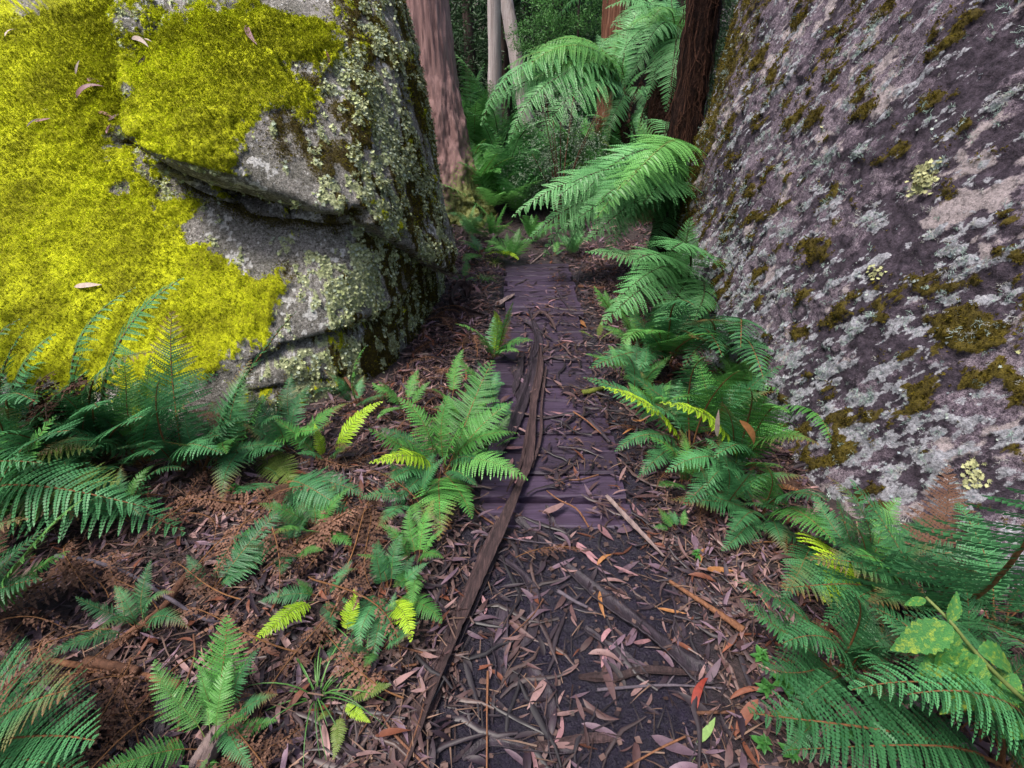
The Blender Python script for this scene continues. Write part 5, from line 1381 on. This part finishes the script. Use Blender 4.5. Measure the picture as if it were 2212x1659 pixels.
stick('black stick leaning beside the planks on the right', [(1270, 905), (1295, 930), (1318, 955)], .012, .008, M_BARKB, 10, .015)
stick('dark stick lying over the far planks', [(1202, 625), (1225, 660), (1262, 690)], .008, .006, M_BARKB, 11, .015)
stick('pale straight stick on the bank behind the boardwalk', [(1138, 577), (1165, 555), (1195, 530, .05)], .010, .008, M_BARKG, 12, .015)
stick('grey stick at the right of the far planks', [(1250, 618), (1290, 622), (1310, 621)], .014, .010, M_STICK, 13, .02)
stick('thin bent twig standing among litter beyond the planks', [(1248, 612), (1252, 590, .05), (1258, 565, .1)], .006, .004, M_STICKP, 14, .01)
stick('mossy green stick butting the right plank ends', [(1258, 848), (1285, 843), (1305, 838)], .016, .014, rough_mat('mossy_stick', (0.04, 0.05, 0.01), (0.12, 0.14, 0.02), 40), 15, .015)
stick('curved reddish twig at the bottom left of the mud', [(790, 1470), (840, 1570), (905, 1640), (930, 1665)], .0035, .003, M_STICK, 16, .02)
stick('red twig rising from the bottom of the mud', [(870, 1660), (905, 1560), (915, 1520)], .0035, .002, M_STICK, 17, .02)
stick('long thin stem looping through the fern beside the litter', [(380, 1640), (395, 1500, .03), (420, 1420, .04), (418, 1370, .05)], .004, .003, M_STICK, 18, .02)
stick('leaning brown stick against the boulder foot', [(800, 880), (770, 850, .05), (745, 815, .12)], .010, .008, M_STICK, 19, .01)
for i in range(46):
    P = scatter_xy(1, (-1.3, 1.1), (.5, 3.2), dens=False)[0]
    a = random.uniform(0, 6.28); L = random.uniform(.12, .34)
    pts = [Vector((P[0] + math.cos(a) * L * (t - .5) + random.uniform(-.01, .01), P[1] + math.sin(a) * L * (t - .5) + random.uniform(-.01, .01), 0)) for t in (0, .35, .7, 1)]
    for q in pts: q.z = float(surf_z(np.array([q.x]), np.array([q.y]))[0]) + .018
    b = pts[0].copy()
    V, F = trunk_geo(smooth_line([q - b for q in pts], 12), np.linspace(.0035, .0018, 12) * random.uniform(.7, 1.4), seg=6, ring=12, rough=.2, seed=i, vs=9)
    o = link('twig', np_mesh('twig', V, F), random.choice((M_STICK, M_STICKP, M_STICKO))); o.location = b
    side = 'on the mud and planks' if abs(P[0] - .18) < .32 else ('in the litter left of the path' if P[0] < 0 else 'in the litter right of the path')
    tag(o, 'thin dry twig lying ' + side, 'twig', 'thin twigs ' + side)

# dry fern fronds matted over the lower left
def dry_frond(label, p, a, L, col, grp, tilt=.15, z=.03):
    root = empty('dry_frond', (p[0], p[1], p[2] + z))
    tag(root, label, 'dry frond', grp)
    d = Vector((math.cos(a), math.sin(a), random.uniform(-tilt, tilt)))
    c = Vector(root.location)
    k = random.randrange(len(DRY))
    f = link('blade', DRY[k][0], LEAFM[col], root); lay(f, -d * L / 2, d * L / 2, (random.uniform(-.6, .6), random.uniform(-.6, .6), 1))
    link('stalk', DRY[k][1], B_STALK, f)
    return root
for i in range(60):
    p = scatter_xy(1, (-1.55, -.45), (.45, 1.55), dens=False)[0]
    dry_frond('dry tan fern frond matted over the lower left litter', p, random.uniform(0, 6.28), random.uniform(.25, .45), 'b', 'dry fronds in the lower left litter', z=random.uniform(.01, .07))
for i in range(34):
    p = scatter_xy(1, (-.85, -.15), (1.6, 3.6), dens=False)[0]
    dry_frond('dry brown fern frond on the leaf bank beside the planks', p, random.uniform(0, 6.28), random.uniform(.18, .35), 'k' if i % 2 else 'b', 'dry fronds on the leaf bank', z=.02)
for i in range(22):
    p = scatter_xy(1, (.55, 1.25), (.8, 3.8), dens=False)[0]
    dry_frond('dry brown fern frond under the ferns right of the path', p, random.uniform(0, 6.28), random.uniform(.2, .35), 'k', 'dry fronds right of the path', z=.02)
q = zp(1190, 1200, .012); dry_frond('black wet fern frond pressed flat on the mud', (q.x, q.y, q.z), R(5), .26, 'k', 'dry fronds on the mud', tilt=0, z=.004)
# ================================================================== trees and forest behind
def bark_trunk_mat(name, c1, c2, c3, mossy=False):
    m, nt, out = mat_new(name)
    oc = objcoord(nt)
    mp = nt.nodes.new('ShaderNodeMapping'); mp.inputs['Scale'].default_value = (16, 16, .7); nt.links.new(oc, mp.inputs[0])
    n1 = noise_n(nt, mp.outputs[0], 1.6, 8, .7); n2 = noise_n(nt, oc, 30, 5, .7)
    c = ramp(nt, n1, [(.3, c1), (.5, c2), (.7, c3)])
    c = mixc(nt, ramp(nt, n2, [(.6, (0,) * 3), (.68, (.6,) * 3)]), c, tuple(min(1, q * 1.7) for q in c2))
    if mossy:
        sp = nt.nodes.new('ShaderNodeSeparateXYZ'); nt.links.new(oc, sp.inputs[0])
        k = math_n(nt, 'SUBTRACT', math_n(nt, 'ADD', math_n(nt, 'MULTIPLY', n2, 1.6), math_n(nt, 'MULTIPLY', sp.outputs[0], 1.0)), math_n(nt, 'ADD', math_n(nt, 'MULTIPLY', sp.outputs[2], .75), .22))
        c = mixc(nt, ramp(nt, k, [(.15, (0,) * 3), (.32, (1,) * 3)]), c, ramp(nt, n2, [(.4, (.07, .075, .008)), (.6, (.20, .22, .09))]))
    principled(nt, out, c, .85, .2, bump_n(nt, n1, 1.0, .02))
    return m
M_STRING = bark_trunk_mat('stringybark', (.10, .055, .055), (.22, .13, .125), (.33, .21, .20), True)
M_STRINGR = bark_trunk_mat('red_stringybark', (.04, .016, .011), (.15, .06, .035), (.30, .16, .11))
M_PALE = bark_trunk_mat('pale_gum_bark', (.16, .13, .12), (.32, .27, .26), (.45, .40, .39))
M_DARKT = bark_trunk_mat('dark_bark', (.02, .013, .011), (.05, .034, .03), (.09, .065, .058))
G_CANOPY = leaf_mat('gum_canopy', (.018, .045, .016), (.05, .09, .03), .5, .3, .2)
G_SHRUB = leaf_mat('grey_shrub', (.13, .19, .13), (.24, .30, .22), .6, .25, .2)
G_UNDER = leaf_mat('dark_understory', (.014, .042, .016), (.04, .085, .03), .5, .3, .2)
def leaf_cloud(seed, n, clumps, rad, leaf, flat=.7, crad=.22):
    r = np.random.default_rng(seed)
    cc = r.normal(size=(clumps, 3)); cc /= np.linalg.norm(cc, axis=1, keepdims=True); cc *= (r.uniform(.25, 1, (clumps, 1)) ** .5)
    P = cc[r.integers(0, clumps, n)] + r.normal(size=(n, 3)) * crad * .5
    P *= np.array(rad); 
    NN = r.normal(size=(n, 3)) + np.array([0, 0, .5])
    M = frames(NN, r.uniform(0, 6.28, n), r.uniform(.6, 1.3, n) * leaf)
    pv = np.array([(0, -.5, 0), (.16, 0, .05), (0, .5, -.05), (-.16, 0, .05)]); pf = np.array([(0, 1, 2), (0, 2, 3)])
    W, G = stamp(pv, pf, M, P)
    A = np.repeat(np.stack([r.random(n), r.random(n), r.random(n), np.ones(n)], 1), 4, 0)
    return np_mesh('crown', W, G, {'leaf': A}, smooth=False)
CLOUD = [leaf_cloud(s, 2600, 46, (1, 1, .8), .085) for s in (1, 2, 3)]
CLOUDF = [leaf_cloud(s, 3600, 40, (1, 1, .8), .06, crad=.3) for s in (5, 6, 7)]
def tree(label, name, pts, rads, mat, crown=None, group=None, seg=22, ring=60, rough=.12, flute=0.0, vs=.9, fluten=7, clouds=None, cmat=None):
    b = Vector(pts[0]); root = empty(name, b); tag(root, label, 'tree', group)
    V, F = trunk_geo([tuple(Vector(p) - b) for p in pts], rads, seg, ring, rough, random.randrange(99), flute, vs, fluten)
    link('trunk', np_mesh('trunk', V, F), mat, root)
    for c, s in (crown or []):
        o = link('crown', random.choice(clouds or CLOUD), cmat or G_CANOPY, root); o.location = Vector(c) - b; o.scale = (s, s, s * .8); o.rotation_euler = (0, 0, random.uniform(0, 6))
    return root
tree('thick pinkish stringybark trunk rising behind the mossy boulder', 'stringybark_tree',
     [(-.72, 6.55, .0), (-.76, 6.58, .35), (-.82, 6.62, .9), (-.88, 6.66, 1.6), (-.92, 6.7, 2.6), (-1.0, 7.4, 16)], [.50, .40, .31, .25, .215, .15], M_STRING, [((-1.0, 7.4, 16.2), 1.8)], seg=110, ring=150, rough=.13, flute=.16, vs=.35, fluten=9)
b = yp(1325, 230, 8.8); b.z = gz(b.x, b.y)
tree('reddish peeling stringybark trunk half hidden by tree ferns', 'stringybark_tree', [b, b + Vector((-.05, 0, 1.2)), b + Vector((-.1, 0, 3)), b + Vector((0, .2, 9))], [.24, .19, .16, .12], M_STRINGR, [(b + Vector((0, 0, 10)), 1.8)], seg=40, ring=90, rough=.14, vs=.6)
b = yp(1067, 180, 9.8); b.z = gz(b.x, b.y)
tree('slender pale grey trunk standing straight in the gap', 'gum_sapling', [b, b + Vector((.02, 0, 2)), b + Vector((-.03, 0, 8))], [.12, .10, .08], M_PALE, [(b + Vector((0, 0, 8.6)), 1.5)])
b = yp(1088, 180, 11.5); b.z = gz(b.x, b.y)
tree('slim dark trunk just right of the pale straight one', 'gum_sapling', [b, b + Vector((-.02, 0, 2)), b + Vector((0, 0, 9))], [.13, .11, .08], M_DARKT, [(b + Vector((0, 0, 9.4)), 1.6)])
b = yp(1150, 140, 10.6); b.z = gz(b.x, b.y) - .1
t1 = yp(1092, -8, 10.9)
tree('pale trunk leaning to the left above the tree fern dome', 'gum_sapling', [b, b + (t1 - b) * .5, t1, b + (t1 - b) * 3.2], [.14, .125, .11, .08], M_PALE, [(b + (t1 - b) * 3.4, 1.5)])
fars = [(972, 13.5, .14, 0), (1002, 16, .18, 0), (1020, 12.5, .10, 0), (1045, 18, .15, 1), (1110, 15, .13, 0), (1128, 19, .12, 1), (1145, 14, .12, 0), (1165, 21, .16, 1), (1190, 13, .12, 0), (1215, 17, .16, 0), (1240, 22, .15, 1), (1265, 14.5, .14, 0), (1300, 19, .2, 0), (1375, 14, .2, 0), (1420, 18, .2, 0), (1455, 13, .18, 0), (1480, 20, .2, 1), (985, 22, .16, 1), (1060, 24, .16, 1), (1180, 26, .16, 1), (1345, 24, .2, 1)]
for i, (px, Y, rd, pale) in enumerate(fars):
    b = yp(px, 180, Y); b.z = gz(b.x, b.y) - .2
    tp = b + Vector((random.uniform(-.3, .3), 0, random.uniform(9, 13)))
    tree(('pale' if pale else 'dark') + ' thin tree trunk in the shadowy forest behind the ferns', 'forest_tree', [b, b + (tp - b) * .4 + Vector((random.uniform(-.1, .1), 0, 0)), tp], [rd * 1.2, rd, rd * .7], M_PALE if pale else M_DARKT, [(tp, random.uniform(1.8, 2.6)), (b + (tp - b) * .75 + Vector((random.uniform(-1, 1), 0, 0)), 1.6)], 'pale far trunks' if pale else 'dark far trunks', seg=12, ring=16)
random.seed(99)
for i in range(46):
    Y = random.uniform(11, 26); px = random.uniform(930, 1500)
    b = yp(px, 180, Y); b.z = gz(b.x, b.y)
    hgt = random.uniform(1.2, 4.2)
    s = random.uniform(.9, 1.7)
    root = empty('understory_bush', b); tag(root, 'dark leafy bush in the shadowy forest behind the ferns', 'bush', 'dark bushes in the forest')
    V, F = trunk_geo([(0, 0, -.1), (.05, 0, hgt * .5), (0, 0, hgt)], [.05, .04, .02], seg=8, ring=10, rough=.15, seed=i)
    link('stem', np_mesh('stem', V, F), M_DARKT, root)
    for k in range(2):
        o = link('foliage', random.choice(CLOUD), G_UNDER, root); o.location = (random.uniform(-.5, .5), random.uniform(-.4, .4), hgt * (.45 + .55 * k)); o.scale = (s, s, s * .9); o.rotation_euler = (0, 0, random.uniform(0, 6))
# a bright-leaved sapling right of the gap
b = yp(1235, 120, 9.5); b.z = gz(b.x, b.y)
root = empty('leafy_sapling', b); tag(root, 'green leafy sapling with a few orange leaves behind the tree fern dome', 'sapling')
V, F = trunk_geo([(0, 0, -.1), (.1, 0, 1.2), (.05, 0, 2.6)], [.03, .025, .012], seg=8, ring=12, rough=.1, seed=4); link('stem', np_mesh('stem', V, F), M_DARKT, root)
for dx, dz, s in ((-.1, 2.2, .7), (.4, 1.9, .5), (-.5, 1.7, .5), (.1, 2.8, .7)):
    o = link('foliage', random.choice(CLOUD), G_DEEP, root); o.location = (dx, 0, dz); o.scale = (s, s, s)
# grey-leaved shrub in front of the tree fern
b = yp(1215, 330, 6.3); b.z = gz(b.x, b.y)
root = empty('grey_shrub', b); tag(root, 'twiggy grey-green shrub with tiny leaves in front of the tree fern dome', 'shrub')
for i in range(11):
    a = random.uniform(0, 6.28); l = random.uniform(.12, .5)
    tip = (math.cos(a) * l, math.sin(a) * l * .7, random.uniform(.7, 1.45))
    V, F = trunk_geo([(0, 0, 0), (tip[0] * .4, tip[1] * .4, tip[2] * .55), tip], [.012, .007, .003], seg=6, ring=12, rough=.2, seed=i)
    link('branch', np_mesh('branch', V, F), M_STICK, root)
CS = [leaf_cloud(s, 1400, 34, (.5, .4, .55), .035, crad=.22) for s in (11, 12)]
for dz, dx, s in ((.75, 0, 1.0), (1.15, -.1, .8), (.6, .3, .75), (.55, -.3, .75)):
    o = link('foliage', random.choice(CS), G_SHRUB, root); o.location = (dx, 0, dz); o.scale = (s, s, s)
# dark trees seen past the top left corner and crowding round the boulders
for i, (x, y) in enumerate([(-4.6, 6.0), (-5.6, 6.8), (-6.8, 6.2), (-3.6, 7.2), (-7.6, 7.6)]):
    b = Vector((x, y, gz(x, y)))
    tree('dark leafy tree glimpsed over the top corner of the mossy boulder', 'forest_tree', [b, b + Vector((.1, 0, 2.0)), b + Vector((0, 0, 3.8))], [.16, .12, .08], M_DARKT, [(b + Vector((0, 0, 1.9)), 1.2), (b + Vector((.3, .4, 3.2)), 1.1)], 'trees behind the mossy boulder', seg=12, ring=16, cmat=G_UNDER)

# unseen forest beyond view, added to block low sky light, too dense to count
r_ = np.random.default_rng(5)
nq = 9000
an = r_.uniform(0, 2 * math.pi, nq); rad_ = r_.uniform(6.5, 11, nq)
P = np.stack([np.sin(an) * rad_, np.cos(an) * rad_ + 1.5, r_.uniform(0, 1, nq) ** .8 * 8.5], 1)
P = P[(np.abs(np.arctan2(P[:, 0], P[:, 1])) > R(62)) & (fbm(P, .6, 2, seed=301) > -.25)]
M_ = frames(r_.normal(size=(len(P), 3)) + np.array([0, 0, .6]), r_.uniform(0, 6.28, len(P)), r_.uniform(.35, .8, len(P)))
lv = np.array([(0, -.5, 0), (.2, 0, .05), (0, .5, -.05), (-.2, 0, .05)])
W, G = stamp(lv, np.array([(0, 1, 2), (0, 2, 3)]), M_, P)
o = link('unseen_forest', np_mesh('unseen_forest', W, G, {'leaf': np.repeat(np.stack([r_.random(len(P)), r_.random(len(P)), r_.random(len(P)), np.ones(len(P))], 1), 4, 0)}, smooth=False), G_CANOPY)
tag(o, 'dense dark forest foliage out of view, added to block low sky light', kind='stuff')

# ================================================================== small plants
def grass_tuft(label, px, py, n, L, col, spread=1.0):
    b = zp(px, py, 0); b.z = gz(b.x, b.y)
    r = np.random.default_rng(int(px))
    root = empty('grass_tuft', b); tag(root, label, 'grass tuft', 'grass tufts')
    for i in range(n):
        a = r.uniform(0, 6.28); l = L * r.uniform(.5, 1.1); e = r.uniform(.7, 1.35)
        V = []; F = []
        d = np.array([math.cos(a), math.sin(a), 0]); s = np.array([-d[1], d[0], 0])
        p = d * .01; ang = e
        for j in range(8):
            w = .0024 * (1 - j / 7.2) ** .6
            V += [p - s * w, p + np.array([0, 0, -w * .4]), p + s * w]
            p = p + (d * math.cos(ang) * spread + np.array([0, 0, math.sin(ang)])) * l / 8
            ang -= r.uniform(.2, .42)
        for j in range(7):
            k = j * 3; F += [(k, k + 1, k + 4, k + 3), (k + 1, k + 2, k + 5, k + 4)]
        A = np.tile([.5, r.random(), .5, 1], (len(V), 1))
        link('blade', np_mesh('blade', np.array(V), np.array(F), {'leaf': A}), col, root)
G_GRASS = leaf_mat('grass_green', (.05, .16, .04), (.10, .24, .05), .45, .4, .3)
grass_tuft('tuft of long arching green grass beside the grey bark trough', 690, 1520, 24, .27, G_GRASS)
grass_tuft('small grass tuft at the left corner of the boardwalk end', 1045, 612, 36, .20, G_GRASS)
grass_tuft('pale grass tuft behind the end of the boardwalk', 1068, 572, 40, .24, leaf_mat('grass_pale', (.14, .22, .05), (.22, .30, .08), .5, .3, .3))
grass_tuft('grass blades under the compact fern beside the mud', 795, 1450, 16, .22, G_GRASS)

def serrate_leaf(seed, teeth=9, wid=.26, droop=.35, fold=.25):
    r = np.random.default_rng(seed)
    rows = []
    for i in range(teeth * 2 + 1):
        t = i / (teeth * 2)
        w = wid * math.sin(math.pi * t ** .75) ** .9 if 0 < t < 1 else .004
        w *= (1.0 if i % 2 == 0 else 1.18)
        z = -droop * t * t
        rows.append([(-w, t, z + fold * w), (-w * .5, t - .01, z + fold * w * .6), (0, t - .02, z), (w * .5, t - .01, z + fold * w * .6), (w, t, z + fold * w)])
    V = np.array(rows).reshape(-1, 3) + r.normal(0, .004, (len(rows) * 5, 3)); F = []
    for i in range(len(rows) - 1):
        for j in range(4):
            a = i * 5 + j; F.append((a, a + 1, a + 6, a + 5))
    return np_mesh('leaf', V, np.array(F), {'leaf': np.tile([.5, r.random(), .5, 1], (len(V), 1))})
m, nt, out = mat_new('blotched_leaf')
oc = objcoord(nt)
n1 = noise_n(nt, oc, 5, 6, .75); n2 = noise_n(nt, oc, 40, 3, .6)
c = mixc(nt, ramp(nt, n1, [(.50, (0,) * 3), (.68, (.85,) * 3)]), ramp(nt, n2, [(.3, (.03, .15, .04)), (.7, (.07, .24, .05))]), (.48, .52, .04))
p = principled(nt, None, c, .42, .4, bump_n(nt, n2, .5, .01)); t = nt.nodes.new('ShaderNodeBsdfTranslucent'); nt.links.new(c, t.inputs[0])
mx = nt.nodes.new('ShaderNodeMixShader'); mx.inputs[0].default_value = .3; nt.links.new(p.outputs[0], mx.inputs[1]); nt.links.new(t.outputs[0], mx.inputs[2]); nt.links.new(mx.outputs[0], out.inputs[0])
M_BLOTCH = m
SER = [serrate_leaf(s, wid=w, droop=d) for s, w, d in ((1, .27, .25), (2, .24, .4), (3, .2, .15))]
stem_px = [(2330, 1600, .30), (2212, 1512, .42), (2110, 1412, .50), (2055, 1345, .55), (2000, 1290, .56)]
SP = [zp(*q) for q in stem_px]
b = SP[0].copy(); b.z = gz(b.x, b.y)
root = empty('broadleaf_plant', b); tag(root, 'broad-leaved plant with toothed green leaves blotched yellow at the lower right', 'plant')
V, F = trunk_geo(smooth_line([Vector((0, 0, 0))] + [q - b for q in SP], 40), np.linspace(.006, .003, 40), seg=7, ring=40, rough=.05, seed=3); link('stem', np_mesh('stem', V, F), B_STALKG, root)
for (ax, ay, az), (tx, ty, tz), v, up_ in [((2113, 1414, .50), (2067, 1560, .42), 0, (.1, -.8, .6)), ((2110, 1407, .50), (1985, 1445, .46), 1, (0, -.2, 1)), ((2057, 1353, .55), (1936, 1402, .50), 1, (0, -.4, .9)), ((2113, 1407, .5), (2225, 1432, .48), 1, (0, -.3, 1)),
                                         ((2195, 1457, .44), (2100, 1540, .38), 0, (0, -.5, .9)), ((2240, 1560, .38), (2165, 1595, .34), 2, (0, -.3, 1)), ((2050, 1345, .55), (2075, 1280, .60), 2, (0, -.7, .7)), ((2000, 1295, .56), (1955, 1305, .55), 2, (0, -.3, 1)), ((2060, 1360, .54), (2030, 1470, .44), 2, (0, -.8, .5))]:
    A_, B_ = zp(ax, ay, az), zp(tx, ty, tz)
    o = link('leaf', SER[v], M_BLOTCH, root); lay(o, A_ - b, B_ - b, up_)
def seedling(label, px, py, s, tiers=3):
    b = zp(px, py, 0); b.z = gz(b.x, b.y) + .02
    root = empty('seedling', b); tag(root, label, 'seedling', 'small green seedlings')
    V, F = trunk_geo([(0, 0, -.02), (.003, 0, s * .9)], [.002, .0015], seg=5, ring=5, rough=0); link('stem', np_mesh('stem', V, F), B_STALKG, root)
    for t in range(tiers):
        a0 = random.uniform(0, 1.5)
        for k in range(6):
            a = a0 + k * 1.05 + random.uniform(-.3, .3); d = Vector((math.cos(a), math.sin(a), random.uniform(-.1, .6))); l = s * random.uniform(.5, 1) * (1 - .3 * t)
            o = link('leaf', SER[2 if k % 2 else 0], G_HERB, root); st = Vector((0, 0, s * (.35 + .35 * t))); lay(o, st, st + d * l)
G_HERB = leaf_mat('herb_green', (.035, .15, .03), (.075, .24, .05), .45, .35, .3)
for lb, px, py, s in [('bright nettle-like seedling in the litter beside the red-brown branch', 525, 1105, .045), ('second nettle-like seedling below the narrow young fern', 560, 1210, .045), ('mint-like seedling at the right mud edge', 1635, 1440, .04), ('larger mint-like seedling under the dark fern', 1685, 1500, .05),
                  ('mint-like seedling left of the larger one', 1648, 1508, .035), ('tiny seedling at the foot of the pale-green fern', 1640, 1625, .035), ('tiny round-leaved seedling at the bottom right', 1805, 1620, .035), ('seedling just below the fan-like yellow frond', 1500, 1215, .03), ('seedling in the bottom right corner litter', 1700, 1650, .035)]:
    seedling(lb, px, py, s)
